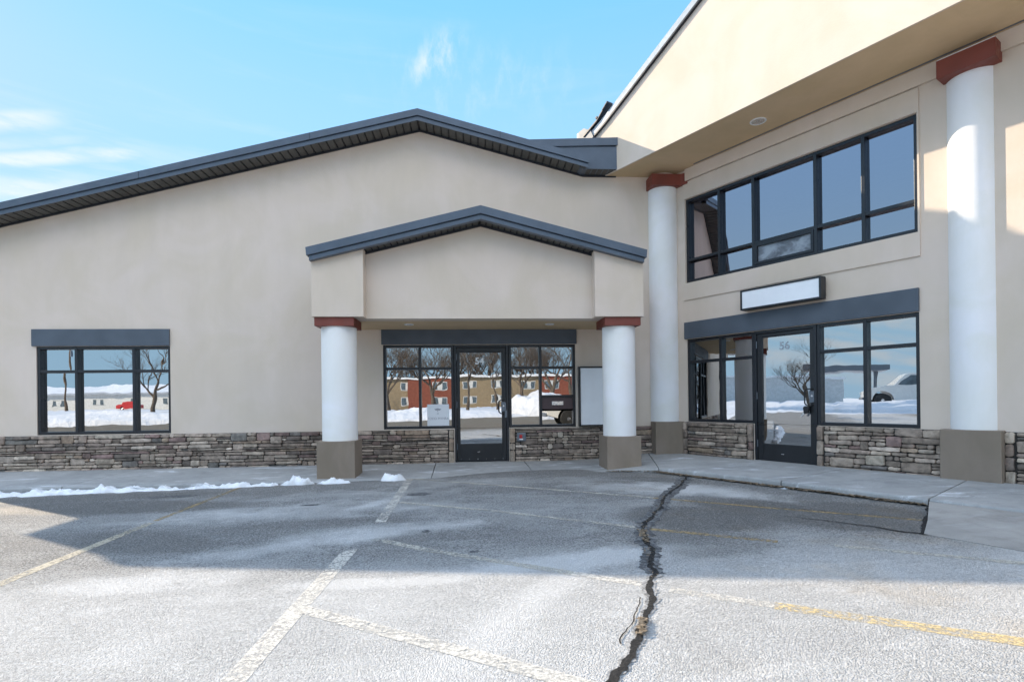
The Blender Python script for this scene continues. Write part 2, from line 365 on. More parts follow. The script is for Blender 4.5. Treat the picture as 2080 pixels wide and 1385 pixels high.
# sidewalk: slabs ruled between the wall line and the kerb line
def B2(u, c): v = FB.w((u, c, 0)); return (v.x, v.y)
W = [(-16, 10.76), (-9.2, 10.76), (-6.2, 10.76), (-3.2, 10.76), (-.70, 10.76), (1.02, 10.76), (2.55, 10.76), (3.55, 10.76), B2(-6.6, 8.86), B2(-5.3, 8.86), B2(-3.95, 8.86), B2(-2.48, 8.86), B2(.2, 8.86), B2(4, 8.86)]
Ed = [(-16, 8.86), (-9.2, 8.86), (-6.3, 8.87), (-3.2, 8.86), (-.66, 8.88), (1.04, 8.88), (2.35, 8.88), (3.02, 8.62), B2(-5.72, 6.92), B2(-5.0, 6.9), B2(-3.9, 6.9), B2(-2.28, 6.88), B2(.2, 6.85), B2(4, 6.85)]
joints = {2, 4, 5, 7, 10, 11}
mb = MB()
for s in range(len(W)-1):
    w0, w1, e0, e1 = (Vector(q) for q in (W[s], W[s+1], Ed[s], Ed[s+1]))
    g0 = .008 if s in joints else 0; g1 = .008 if s+1 in joints else 0
    nn = 10; L = (e1-e0).length; Lw = (w1-w0).length; rows = 14
    for i in range(nn+1):
        t = i/nn; te = g0/L+(1-(g0+g1)/L)*t; tw = g0/Lw+(1-(g0+g1)/Lw)*t
        pe = e0.lerp(e1, te); pw = w0.lerp(w1, tw); dr = (pw-pe).normalized()
        ez = sw(pe.x, pe.y)+.004*noise.noise(Vector((pe.x*3, pe.y*3, 1)))
        wob = .012*noise.noise(Vector((pe.x*5, pe.y*5, 4)))
        pe = pe + dr*wob
        mb.v.append((pe.x-dr.x*.004, pe.y-dr.y*.004, ez-.35)); mb.v.append((pe.x, pe.y, ez-.022)); q = pe+dr*.010; mb.v.append((q.x, q.y, ez-.006))
        for r in range(rows+1):
            q = (pe+dr*.03).lerp(pw, r/rows); mb.v.append((q.x, q.y, sw(q.x, q.y) + (.004*noise.noise(Vector((q.x*3, q.y*3, 1))) if r == 0 else 0)))
    st = rows+4; b = len(mb.v)-st*(nn+1)
    for i in range(nn):
        for r in range(st-1): a = b+i*st+r; mb.face([a, a+st, a+st+1, a+1])
    for i in (0, nn):
        a = b+i*st; mb.face([a+r for r in range(st)])
sidew = mb.build('sidewalk', 'concrete'); auto_smooth(sidew, .5); tag(sidew, kind='structure')
mb = MB()
for s in range(len(W)-1):
    dx = .05
    mb.quad(*[(p[0], p[1]+(dx if k < 2 else 0), sw(*p)-.075) for k, p in enumerate((Ed[s], Ed[s+1], W[s+1], W[s]))])
tag(mb.build('joint_bed', 'crack_black'), kind='structure')

# concrete apron right of the asphalt
pts = [B2(-2.27, 6.86), B2(-2.0, 6.0), B2(-1.86, 5.50), B2(-1.2, 5.46), B2(0, 5.2), B2(3, 5.0), B2(3, 6.84), B2(0, 6.84)]
mb = MB(); b = 0
for i, p in enumerate(pts): c = cB(*p); mb.v.append((p[0], p[1], max(g(p[0])+.006, .045*(c-5.45)/1.4+g(p[0])+.006)))
mb.face(list(range(len(pts))))
for p in pts: mb.v.append((p[0], p[1], -.4))
for i in range(8): j = (i+1) % 8; mb.face([j, i, 8+i, 8+j])
tag(mb.build('concrete_apron', 'concrete_plain'), kind='structure')

# painted lines
def strip(name, pts, wd, material, lift=.002, label=None, jag=0.0, kind='structure', sub=14, taper=False):
    mb = MB(); P = []
    for a, b_ in zip(pts[:-1], pts[1:]):
        for i in range(sub): P.append(Vector(a).lerp(Vector(b_), i/sub))
    P.append(Vector(pts[-1]))
    for i, p in enumerate(P):
        d = (P[min(i+1, len(P)-1)]-P[max(i-1, 0)]).normalized(); nr = Vector((-d.y, d.x))
        ww = wd[0]+(wd[1]-wd[0])*i/(len(P)-1) if isinstance(wd, tuple) else wd
        if taper: ww *= min(1, 6*(1-i/(len(P)-1)))
        c = p + nr*min(jag, .05)*.9*noise.fractal(Vector((p.x*2.7, p.y*2.7, 2)), 1.0, 2.0, 4)
        l = ww/2*(1+jag*16*noise.noise(Vector((p.x*11, p.y*11, 9)))+jag*10*(rnd.random()-.5)); r = ww/2*(1+jag*16*noise.noise(Vector((p.x*11, p.y*11, 19)))+jag*10*(rnd.random()-.5))
        for q in (c-nr*l, c+nr*r): mb.v.append((q.x, q.y, g(q.x)+lift))
    for i in range(len(P)-1): mb.face([2*i, 2*i+2, 2*i+3, 2*i+1])
    return tag(mb.build(name, material), kind=kind)
strip('parking_line', [(-3.55, 8.62), (-3.50, 6.3)], .07, 'line_dull'); strip('parking_line', [(-3.495, 6.2), (-3.42, 4.2), (-3.38, 2.5)], .10, 'line_pale')
strip('parking_line', [(-1.0, 8.93), (-.96, 5.75)], .115, 'line_white'); strip('parking_line', [(-1.04, 4.72), (-1.10, 2.0)], .12, 'line_white')
strip('parking_line', [(-1.02, 8.93), (.3, 7.94), (2.2, 6.47)], .085, 'line_faint', .0035); strip('parking_line', [(2.2, 6.47), (3.18, 5.66), (4.25, 4.83)], .075, 'line_dull')
strip('parking_line', [(-.9, 6.84), (.22, 6.10), (1.55, 5.04)], .09, 'line_faint', .0035); strip('parking_line', [(1.6, 5.0), (2.53, 4.35)], .08, 'line_dull')
strip('parking_line', [(2.9, 4.17), (3.9, 3.5)], .09, 'line_faint')
strip('parking_line', [(-.9, 5.05), (-.37, 4.59), (.7, 3.81)], .09, 'line_faint'); strip('parking_line', [(.7, 3.81), (1.15, 3.49)], .09, 'line_white'); strip('parking_line', [(1.25, 3.39), (1.75, 3.05)], .10, 'line_white'); strip('parking_line', [(1.75, 3.05), (2.7, 2.42), (3.6, 1.8)], .12, 'line_yellow')
strip('parking_line', [(-1.05, 3.40), (.15, 2.55), (.9, 2.0)], .105, 'line_white', .0035)
crack = [(3.311, 8.20), (2.864, 7.313), (2.37, 6.533), (1.98, 5.716), (1.66, 5.141), (1.515, 4.75), (1.43, 4.314), (1.307, 3.994), (1.256, 3.712), (1.167, 3.472), (1.064, 3.225), (.97, 3.011), (.902, 2.853), (.836, 2.712), (.739, 2.538), (.663, 2.42), (.55, 2.2), (.4, 1.9)]
strip('crack_sealant', crack[:9], (.19, .13), 'tar', .004, jag=.035, sub=12); strip('crack_sealant', crack[8:], (.075, .06), 'tar_pale', .004, jag=.05, sub=12)
strip('pavement_crack', crack[:9], (.036, .040), 'crack_black', .0065, jag=.07, sub=16); strip('pavement_crack', crack[8:], (.034, .045), 'crack_black', .0065, jag=.045, sub=16)
strip('pavement_crack', [(1.02, 3.28), (.96, 3.16), (.873, 2.942), (.789, 2.777), (.747, 2.668)], .006, 'crack_black', .0065, jag=.07)
strip('pavement_crack', [(3.105, 5.243), (3.381, 4.966), (3.607, 4.68), (3.719, 4.473), (3.851, 4.345)], (.008, .035), 'crack_black', .0065, jag=.03)
strip('pavement_crack', [(3.835, 4.335), (4.15, 4.68), (4.74, 5.33)], .05, 'crack_black', .0065, jag=.05)
strip('pavement_crack', [(2.9, 5.95), (3.5, 5.45), (4.2, 4.95)], .012, 'tar', .005, jag=.09)
def puddle(cx, cy, rx, ry):
    mb = MB(); k = 26
    for i in range(k):
        t = 2*PI*i/k; r = 1+.35*noise.noise(Vector((math.cos(t)*2+cx, math.sin(t)*2+cy, 0))); x = cx+rx*r*math.cos(t); y = cy+ry*r*math.sin(t); mb.v.append((x, y, g(x)+.003))
    mb.face(list(range(k))); tag(mb.build('tar_spot', 'tar'), kind='structure')
puddle(-.72, 7.38, .16, .12); puddle(-.448, 5.257, .045, .05); puddle(.013, 4.48, .04, .035); puddle(-4.2, 8.0, .35, .10); puddle(-2.0, 6.9, .12, .05)

# kerb litter: leaves and grit in the gutter and in the crack
def litter(pts, n_, spread, size, name='leaf_litter', zf=g, up_=.01):
    mb = MB(); seg = [(Vector(a), Vector(b_)) for a, b_ in zip(pts[:-1], pts[1:])]
    ws = [(b_-a).length for a, b_ in seg]
    for _ in range(n_):
        a, b_ = rnd.choices(seg, ws)[0]; p = a.lerp(b_, rnd.random()); d = (b_-a).normalized(); nr = Vector((-d.y, d.x))
        p = p + nr*rnd.gauss(0, spread)*(.5+abs(noise.noise(Vector((p.x*4, p.y*4, 3))))*1.8)
        z = zf(p.x)+up_+rnd.random()*.012; th = rnd.random()*PI; l = size*rnd.uniform(.4, 1.4); wd = l*rnd.uniform(.15, .6)
        ax = Vector((math.cos(th), math.sin(th), rnd.uniform(-.4, .4)))*l; bx = Vector((-math.sin(th), math.cos(th), rnd.uniform(-.5, .5)))*wd; c = Vector((p.x, p.y, z+.004))
        mb.quad(tuple(c-ax), tuple(c-bx), tuple(c+ax), tuple(c+bx))
    return tag(mb.build(name, 'debris'), 'brown dead leaves and grit lying along the joint', None, kind='stuff')
litter([B2(-5.95, 6.86), B2(-5.0, 6.87), B2(-3.9, 6.87), B2(-2.3, 6.85)], 2600, .030, .022)
litter([(2.2, 8.84), (2.9, 8.72), (3.05, 8.5), B2(-5.72, 6.88)], 420, .03, .02)
litter([(1.57, 4.9), (1.50, 4.72), (1.46, 4.5)], 150, .016, .016)
litter([(.93, 2.94), (.90, 2.85), (.86, 2.75)], 120, .013, .018)
litter(crack[:10], 260, .02, .012)
strip('gutter_gap', [B2(-5.75, 6.885), B2(-5.0, 6.875), B2(-3.9, 6.875), B2(-2.26, 6.855)], .055, 'crack_black', .0065, jag=.05)

# snow left along the kerb
def snow_ridge(pts, wd, hh, name='snow_ridge', cut=.0, lab=None):
    mb = MB(); P = []
    for a, b_ in zip(pts[:-1], pts[1:]):
        k = max(2, int((Vector(b_)-Vector(a)).length/.022))
        for i in range(k): P.append(Vector(a).lerp(Vector(b_), i/k))
    K = 13
    for i, p in enumerate(P):
        t = i/(len(P)-1); es = 14 if len(P) > 45 else 3.2; e = min(1, t*es, (1-t)*es); nz = noise.fractal(Vector((p.x*2.6, 5, wd)), 1.0, 2.0, 4); nz2 = noise.fractal(Vector((p.x*6, 9, hh*40)), 1, 2, 4)
        ww = wd*max(.12, 1+.8*nz)*math.sqrt(max(e, .01)); h = hh*max(.12, 1+.9*nz2-cut)*math.sqrt(max(e, .01))
        for j in range(K):
            s_ = -1+2*j/(K-1); x = p.x+.03*noise.noise(Vector((p.x*9, s_*3, 0))); y = p.y+s_*ww*.5+.5*ww*noise.noise(Vector((p.x*5, s_*2, 7)))*.5
            z = g(x)-.01+h*math.sqrt(max(0, 1-s_*s_))*(1+.45*noise.fractal(Vector((x*16, y*16, 1)), 1, 2, 3))
            mb.v.append((x, y, z))
    for i in range(len(P)-1):
        for j in range(K-1): a = i*K+j; mb.face([a, a+K, a+K+1, a+1])
    return tag(mb.build(name, 'snow', smooth=True), lab, None, kind='stuff')
snow_ridge([(-12, 8.66), (-7.2, 8.68), (-6.3, 8.62), (-5.0, 8.70), (-4.3, 8.66)], .24, .065, lab='long low ridge of white snow along the kerb')
snow_ridge([(-4.4, 8.68), (-3.7, 8.70), (-3.0, 8.72)], .14, .055, lab='thin tail of the snow ridge along the kerb')
def snow_clump(pts, wd, hh, label):
    o = snow_ridge(pts, wd, hh, 'snow_clump'); del o['kind']; return tag(o, label, 'snow clump', 'snow clumps at the kerb')
snow_clump([(-2.98, 8.74), (-2.72, 8.76), (-2.45, 8.73)], .15, .10, 'biggest lumpy white snow clump left of the left canopy column base')
snow_clump([(-2.42, 8.72), (-2.2, 8.70), (-1.88, 8.71)], .10, .06, 'low snow clump in front of the left canopy column base')
snow_clump([(-1.44, 8.80), (-1.25, 8.82), (-1.04, 8.78)], .15, .11, 'small round snow clump at the top of the white parking line')
mb_s = snow_clump([(4.03-.07, 6.76+.05), (4.03+.05, 6.76-.1)], .05, .03, 'tiny white snow scrap under the kerb in front of door 56')

# ------------------------------------------------------------------ stone veneer
PAL = [((.27, .237, .215), 46), ((.34, .305, .275), 22), ((.165, .150, .142), 9), ((.225, .175, .172), 5), ((.175, .175, .175), 4), ((.44, .405, .37), 14), ((.29, .24, .20), 4)]
def stone_col(r):
    c = r.choices([p[0] for p in PAL], [p[1] for p in PAL])[0]; k = r.uniform(.72, 1.3); return tuple(x*k*r.uniform(.985, 1.015) for x in c)
def add_stone(mb, r, x0, x1, za0, za1, zb0, zb1, y, dep):
    """stone between x0..x1; bottom z za0(at x0)..za1(at x1), top zb0..zb1"""
    gp = .0045; x0 += gp; x1 -= gp; wd = x1-x0
    if wd < .015: return
    nx = max(2, min(7, int(wd/.06)+2)); per = []
    hL, hR = zb0-za0, zb1-za1; j = lambda a: r.uniform(-a, a)
    rc = min(.016, .22*min(hL, hR), wd*.25)
    for i in range(nx+1):
        t = i/nx; per.append((x0+rc+(wd-2*rc)*t, za0+(za1-za0)*t+gp+(j(.005) if 0 < i < nx else j(.002)+rc*.15)))
    per.append((x1+j(.003), za1+gp+rc+j(.004))); per.append((x1+j(.006), (za1+zb1)/2)); per.append((x1+j(.003), zb1-gp-rc+j(.004)))
    for i in range(nx+1):
        t = 1-i/nx; per.append((x0+rc+(wd-2*rc)*t, zb0+(zb1-zb0)*t-gp+(j(.005) if 0 < i < nx else j(.002)-rc*.15)))
    per.append((x0+j(.003), zb0-gp-rc+j(.004))); per.append((x0+j(.006), (za0+zb0)/2)); per.append((x0+j(.003), za0+gp+rc+j(.004)))
    cx = (x0+x1)/2; cz = (za0+za1+zb0+zb1)/4; k = len(per); b = len(mb.v); col = stone_col(r)
    tilt = j(.012); tz = j(.010); hh = min(hL, hR)
    def ring(ins, d, rough=0):
        for (px, pz) in per:
            sx = 1-ins/max(wd/2, .01); sz = 1-ins/max(hh/2, .01)
            xx = cx+(px-cx)*max(.15, sx); zz = cz+(pz-cz)*max(.15, sz)
            mb.v.append((xx, y-d-tilt*(xx-cx)/max(wd, .05)-tz*(zz-cz)/max(hh, .03)+(j(rough) if rough else 0), zz)); mb.c.append(col)
    ring(0, 0); ring(0, dep*.72); ring(.0035, dep*.93, .001); ring(.012, dep, .0025)
    mb.v.append((cx, y-dep-j(.004), cz)); mb.c.append(col)
    for rr in range(3):
        for i in range(k): i2 = (i+1) % k; mb.face([b+rr*k+i, b+rr*k+i2, b+(rr+1)*k+i2, b+(rr+1)*k+i])
    for i in range(k): mb.face([b+3*k+i, b+3*k+(i+1) % k, b+4*k])
def veneer(x0, x1, z0, z1, y, seed, quoinL=False, quoinR=False):
    r = random.Random(seed); mb = MB()
    if quoinL or quoinR:
        for side, q in ((0, quoinL), (1, quoinR)):
            if not q: continue
            z = z0
            while z < z1-.02:
                h = r.uniform(.13, .30); h = min(h, z1-z)
                if z1-z-h < .09: h = z1-z
                qw = r.uniform(.085, .11)
                if side == 0: add_stone(mb, r, x0, x0+qw, z, z, z+h, z+h, y, .045+r.random()*.02)
                else: add_stone(mb, r, x1-qw, x1, z, z, z+h, z+h, y, .045+r.random()*.02)
                z += h
        if quoinL: x0 += .112
        if quoinR: x1 -= .112
    # courses of uneven height that wander; some stones fill two courses
    zs = [z0]; 
    while zs[-1] < z1-.03: zs.append(zs[-1]+r.choice((.034, .042, .05, .058, .066, .085)))
    sc = (z1-z0)/(zs[-1]-z0); zs = [z0+(z-z0)*sc for z in zs]; n_ = len(zs)-1
    def bz(i, x):
        if i == 0: return z0
        if i == n_: return z1
        return zs[i]+.020*noise.noise(Vector((x*1.3, i*3.7, seed)))+.008*noise.noise(Vector((x*5, i*1.3, seed)))
    blocked = []
    for i in range(n_):
        x = x0-r.uniform(0, .0); bl = [q for q in blocked if q[0] == i]
        while x < x1-1e-4:
            inside = [q for q in bl if q[1]-1e-4 <= x < q[2]-1e-4]
            if inside: x = inside[0][2]; continue
            nxt = min([q[1] for q in bl if q[1] > x+1e-4] + [x1]); h = zs[i+1]-zs[i]
            ln = r.choice((.10, .16, .21, .27, .34, .42, .52))*r.uniform(.85, 1.2)*(1.15 if h < .05 else .9)
            e = x+ln
            if nxt-e < .07: e = nxt
            two = i < n_-1 and r.random() < .17 and (h+zs[i+2]-zs[i+1]) < .165 and e-x < .36 and not any(q[0] == i+1 and q[1] < e and q[2] > x for q in blocked)
            ti = i+2 if two else i+1
            if two: blocked.append((i+1, x, e))
            if two is False and h > .07 and r.random() < .16:            # a thin pair in a thick course
                zm0 = bz(i, x)+(bz(ti, x)-bz(i, x))*.5; zm1 = bz(i, e)+(bz(ti, e)-bz(i, e))*.46
                add_stone(mb, r, x, e, bz(i, x), bz(i, e), zm0, zm1, y, r.uniform(.028, .065)); add_stone(mb, r, x, e, zm0, zm1, bz(ti, x), bz(ti, e), y, r.uniform(.028, .065))
            else: add_stone(mb, r, x, e, bz(i, x), bz(i, e), bz(ti, x), bz(ti, e), y, r.uniform(.028, .07))
            x = e
    return mb
def build_veneer(parent, org, x0, x1, z0, z1, y, seed, **kw):
    o = veneer(x0, x1, z0, z1, y, seed, **kw).build('stone_veneer', 'stone', parent, org); auto_smooth(o, .7)
    MB().box(x0, x1, y-.012, y+.02, z0-.05, z1).build('mortar', 'mortar', o, org)

# ------------------------------------------------------------------ windows and doors
def frame_window(parent, org, xs, zs, yf, yd, skip=(), fw_=.05, glass='glass', y_glass=None, extra=None, name='window'):
    """xs, zs = centre lines of mullions and rails; skip = cells (i, j) without glass"""
    mb = MB(); yg = yf+.6*(yd-yf) if y_glass is None else y_glass
    for i, x in enumerate(xs):
        a, b_ = (x, x+fw_) if i == 0 else ((x-fw_, x) if i == len(xs)-1 else (x-fw_/2, x+fw_/2)); mb.box(a, b_, yf, yd, zs[0], zs[-1])
    for j, z in enumerate(zs):
        a, b_ = (z, z+fw_) if j == 0 else ((z-fw_, z) if j == len(zs)-1 else (z-fw_/2, z+fw_/2))
        for i in range(len(xs)-1):
            if 0 < j < len(zs)-1 and (i, j) in skip: continue
            l = xs[i]+(fw_ if i == 0 else fw_/2); r_ = xs[i+1]-(fw_ if i == len(xs)-2 else fw_/2)
            mb.box(l, r_, yf+.004, yd-.004, a+(.001 if j == 0 else 0), b_-(.001 if j == len(zs)-1 else 0))
    f = mb.build(name, 'frame', parent, org, bevel=.003)
    p = MB()
    for i in range(len(xs)-1):
        for j in range(len(zs)-1):
            if (i, j) in skip: continue
            t = [rnd.uniform(-.0022, .0022) for _ in range(3)]
            l, r_, b_, tp = xs[i]+.01, xs[i+1]-.01, zs[j]+.01, zs[j+1]-.01
            p.quad((l, yg+t[0], b_), (r_, yg+t[1], b_), (r_, yg+t[1]+t[2], tp), (l, yg+t[0]+t[2], tp))
    p.build('pane', glass, f, org)
    return f
def door(parent, org, x0, x1, z0, z1, yf, yd, gx0, gx1, gz0, gz1, number, hz=1.07, etched=False):
    mb = MB()                                                     # jambs and head
    mb.box(x0, x0+.045, yf, yd, z0, z1); mb.box(x1-.045, x1, yf, yd, z0, z1); mb.box(x0+.045, x1-.045, yf+.003, yd-.003, z1-.05, z1)
    fr_ = mb.build('door_frame', 'frame', parent, org, bevel=.003)
    y0, y1 = yf+.015, yf+.06; a, b_ = x0+.05, x1-.05; t = z1-.056; bz = z0+.012
    mb = MB(); mb.box(a, gx0, y0, y1, bz, t); mb.box(gx1, b_, y0, y1, bz, t); mb.box(gx0, gx1, y0+.003, y1-.003, gz1, t); mb.box(gx0, gx1, y0+.003, y1-.003, bz, gz0)
    mb.box(gx0+.001, gx1-.001, y0+.008, y1, gz0, gz0+.012); mb.box(gx0+.001, gx1-.001, y0+.008, y1, gz1-.012, gz1)
    d = mb.build('door', 'door_dark', parent, org, bevel=.004)
    MB().quad((gx0, y0+.027, gz0), (gx1, y0+.0275, gz0), (gx1, y0+.0262, gz1), (gx0, y0+.0268, gz1)).build('pane', 'glass', d, org)
    hb = MB(); hx = gx1-.055                                        # pull handle
    hb.tube([(gx1+.045, y0, hz+.125), (gx1+.03, y0-.05, hz+.13), (hx+.03, y0-.06, hz+.13), (hx, y0-.062, hz+.10), (hx-.004, y0-.062, hz), (hx, y0-.062, hz-.10), (hx+.03, y0-.06, hz-.13), (gx1+.03, y0-.05, hz-.13), (gx1+.045, y0, hz-.125)], .010, 10)
    auto_smooth(hb.build('handle', 'black', d, org), .9)
    pb = MB(); pts = [(gx1-.01, hz-.10), (gx1+.075, hz-.075), (gx1+.085, hz-.03), (gx1+.085, hz+.06), (gx1+.065, hz+.095), (gx1-.01, hz+.10)]
    pb.prism(pts, y0-.014, y0+.002); pb.build('lock_plate', 'steel_grey', d, org, bevel=.004)
    MB().tube([(gx1+.035, y0-.024, hz+.02), (gx1+.035, y0-.01, hz+.02)], .016, 14).build('lock_cylinder', 'steel', d, org)
    for q in (.30, 1.12, t-z0-.18): MB().cyl(x0+.047, yf+.004, .008, z0+q-.06, z0+q+.06, 10).build('hinge', 'steel_grey', d, org)
    kp = MB(); kp.box(gx0+.4*(gx1-gx0), gx0+.4*(gx1-gx0)+.05, y0-.003, y0+.001, gz0-.245+.09, gz0-.235+.09); kp.build('door_badge', 'steel', d, org)
    txt(number, .18, ((gx0+gx1)/2-.02, y0+.024, gz1-.235), 'etched' if etched else 'number_white', d, org, 'door_number', bold=.004)
    return d
def txt(s, size, pos, material, parent, org, name, ext=.0015, sx=1.0, bold=.0):
    cu = bpy.data.curves.new(name, 'FONT'); cu.body = s; cu.size = size; cu.extrude = ext; cu.align_x = 'CENTER'; cu.offset = bold
    tmp = bpy.data.objects.new(name, cu); COL.objects.link(tmp); bpy.context.view_layer.update()
    me = bpy.data.meshes.new_from_object(tmp.evaluated_get(bpy.context.evaluated_depsgraph_get()))
    bpy.data.objects.remove(tmp); o = bpy.data.objects.new(name, me); COL.objects.link(o)
    me.materials.clear(); me.materials.append(M[material])
    rx = Matrix.Rotation(PI/2, 4, 'X'); me.transform(rx @ Matrix.Diagonal((sx, 1, 1, 1)))
    o.parent = parent; o.location = Vector(pos)-Vector(org); return o

# wall with openings, from vertical strips
def wall_strips(mb, x0, x1, z0, topf, y, openings, depth, step=0):
    cuts = sorted(set([x0, x1] + [v for o in openings for v in o[:2] if x0 < v < x1] + [v for v in (step or ()) if x0 < v < x1]))
    for a, b_ in zip(cuts[:-1], cuts[1:]):
        ops = sorted([(o[2], o[3]) for o in openings if o[0] <= a+1e-6 and o[1] >= b_-1e-6]); z = z0
        for lo, hi in ops:
            if lo > z+1e-6: mb.quad((a, y, z), (b_, y, z), (b_, y, lo), (a, y, lo))
            z = hi
        mb.quad((a, y, z), (b_, y, z), (b_, y, topf(b_)), (a, y, topf(a)))
    for (a, b_, lo, hi) in openings:
        mb.quad((a, y, lo), (a, y, hi), (a, y+depth, hi), (a, y+depth, lo)); mb.quad((b_, y, lo), (b_, y+depth, lo), (b_, y+depth, hi), (b_, y, hi))
        mb.quad((a, y, hi), (b_, y, hi), (b_, y+depth, hi), (a, y+depth, hi)); mb.quad((a, y, lo), (a, y+depth, lo), (b_, y+depth, lo), (b_, y, lo))

# ================================================================== LOW WING
YA = 10.677; XR, ZR, SL = -.935, 6.46, .2547                         # ridge x, wall apex, rake slope
zw = lambda x: ZR-SL*abs(x-XR)
OA = (-2, YA, 0)
A = thing('shop_building', 'low gabled beige stucco wing with blue-grey metal roof edge and pillared canopy over door 54', 'building', OA)
mb = MB()
ops = [(-8.0, -5.63, .655, 2.293), (-1.69, 2.07, .66, 2.293), (-.325, .735, -.3, .66)]
wall_strips(mb, -10.2, 4.35, -.3, lambda x: max(zw(x), 5.0 if x > 2.27 else 0) if x < 2.27 else 5.72, YA, ops, .13, step=(XR, 2.27))
mb.quad((-10.2, YA, -.3), (-10.2, 22, -.3), (-10.2, 22, zw(-10.2)), (-10.2, YA, zw(-10.2))); mb.quad((4.35, 22, -.3), (-10.2, 22, -.3), (-10.2, 22, 4), (4.35, 22, 4))
mb.build('wall', 'stucco', A, OA)
mb = MB()                                                             # dim rooms behind the glass
for (a, b_, lo, hi) in ((-8.3, -5.3, -.02, 2.7), (-2.0, 2.4, -.02, 2.7)):
    mb = MB(); mb.quad((a, YA+.14, lo), (b_, YA+.14, lo), (b_, YA+3.6, lo), (a, YA+3.6, lo)); mb.quad((a, YA+3.6, lo), (b_, YA+3.6, lo), (b_, YA+3.6, hi), (a, YA+3.6, hi))
    mb.quad((a, YA+.14, hi), (b_, YA+.14, hi), (b_, YA+3.6, hi), (a, YA+3.6, hi)); mb.quad((a, YA+.14, lo), (a, YA+3.6, lo), (a, YA+3.6, hi), (a, YA+.14, hi)); mb.quad((b_, YA+.14, lo), (b_, YA+3.6, lo), (b_, YA+3.6, hi), (b_, YA+.14, hi))
    mb.build('interior', 'interior', A, OA)
# stone base
build_veneer(A, OA, -10.2, -2.6, -.09, .640, YA, 11); build_veneer(A, OA, -2.6, -.34, -.07, .640, YA, 23, quoinR=True)
build_veneer(A, OA, .745, 2.62, -.02, .645, YA, 5, quoinL=True); build_veneer(A, OA, 2.62, 3.60, .0, .648, YA, 8)
# lintel bands
MB().box(-8.06, -5.63, YA-.035, YA+.02, 2.297, 2.610).build('lintel', 'lintel', A, OA, bevel=.004)
MB().box(-1.715, 2.095, YA-.035, YA+.02, 2.300, 2.586).build('lintel', 'lintel', A, OA, bevel=.004)
frame_window(A, OA, [-8.0, -7.32, -6.30, -5.63], [.660, 1.83, 2.292], YA+.02, YA+.125, y_glass=YA+.105)
frame_window(A, OA, [-1.69, -.99, -.335], [.662, 1.835, 2.292], YA+.02, YA+.125, y_glass=YA+.085)
f = frame_window(A, OA, [.745, 1.375, 2.07], [.662, .985, 1.268, 1.835, 2.292], YA+.02, YA+.125, y_glass=YA+.085, skip=((0, 0), (0, 1), (0, 2), (0, 1), (1, 1)))
mb = MB(); mb.quad((.76, YA+.086, .68), (1.37, YA+.0853, .68), (1.37, YA+.0857, 1.82), (.76, YA+.0863, 1.82)); mb.build('pane', 'glass', f, OA)
MB().box(1.395, 2.02, YA+.06, YA+.09, 1.01, 1.243).build('mail_panel', 'brown_panel', f, OA, bevel=.003)
mb = MB(); mb.box(1.60, 1.83, YA+.045, YA+.061, 1.09, 1.165); ms = mb.build('mail_slot', 'steel', f, OA, bevel=.004)
MB().box(1.61, 1.82, YA+.038, YA+.046, 1.125, 1.155).build('slot_flap', 'steel', ms, OA, bevel=.003)
dA = door(A, OA, -.325, .735, .0, 2.292, YA+.005, YA+.12, -.215, .60, .345, 2.15, '54')
for i in range(6): x = -.21+i*.165; MB().tube([(x, YA+.012, .055), (x, YA+.021, .055)], .007, 8).build('screw', 'steel', dA, OA)
MB().box(.655, .70, YA-.002, YA+.006, .86, 1.0).build('strike_plate', 'steel_grey', dA, OA, bevel=.002)
# main rake
YF = 10.25; XL = -10.75
def rake(mb, xa, xb, zoff_lo, zoff_hi, y0, y1, f=zw):
    mb.prism([(xa, f(xa)+zoff_lo), (xb, f(xb)+zoff_lo), (xb, f(xb)+zoff_hi), (xa, f(xa)+zoff_hi)], y0, y1)
mb = MB()
for a, b_ in ((XL, XR), (XR, 2.285)):
    rake(mb, a, b_, .062, .185, YF-.03, YF+.2); rake(mb, a, b_, -.02, .052, YF, YF+.018)
RF = mb.build('roof', 'metal', A, OA)
mb = MB()
for a, b_ in ((XL, XR), (XR, 2.285)): rake(mb, a, b_, .047, .066, YF+.002, YF+.1)
mb.build('drip_gap', 'metal_dark', RF, OA)
gapb = MB(); mb = MB()                                                # ribbed soffit: boards with dark gaps
for a, b_ in ((XL, XR), (XR, 2.25)):
    x = a+.02
    while x < b_-.02:
        e = min(x+.112, b_-.004); mb.prism([(x, zw(x)-.004), (e, zw(e)-.004), (e, zw(e)+.012), (x, zw(x)+.012)], YF+.02, YA-.035); x += .14
    rake(gapb, a, b_, .014, .03, YF+.019, YA-.002)
x = 2.29
while x < 2.86: e = x+.085; mb.box(x, e, YF+.14, YA-.035, 5.640, 5.655); x += .11
mb.build('soffit', 'soffit', RF, OA); gapb.build('soffit_gap', 'black', RF, OA)
mb = MB()
for a, b_ in ((XL, XR), (XR, 2.25)): rake(mb, a, b_, -.035, .005, YA-.033, YA-.001)
mb.box(2.25, 2.93, YA-.033, YA-.001, 5.61, 5.65); mb.box(2.25, 2.93, YF+.12, YA-.034, 5.656, 5.68)
mb.build('frieze_strip', 'metal_dark', RF, OA)
for x in (-8.9, -5.9, -2.9, .6):                                      # lap joints in the metal
    MB().prism([(x, zw(x)+.064), (x+.007, zw(x)+.064), (x+.007, zw(x)+.183), (x, zw(x)+.183)], YF-.0335, YF-.0302).build('lap_joint', 'metal_dark', RF, OA)
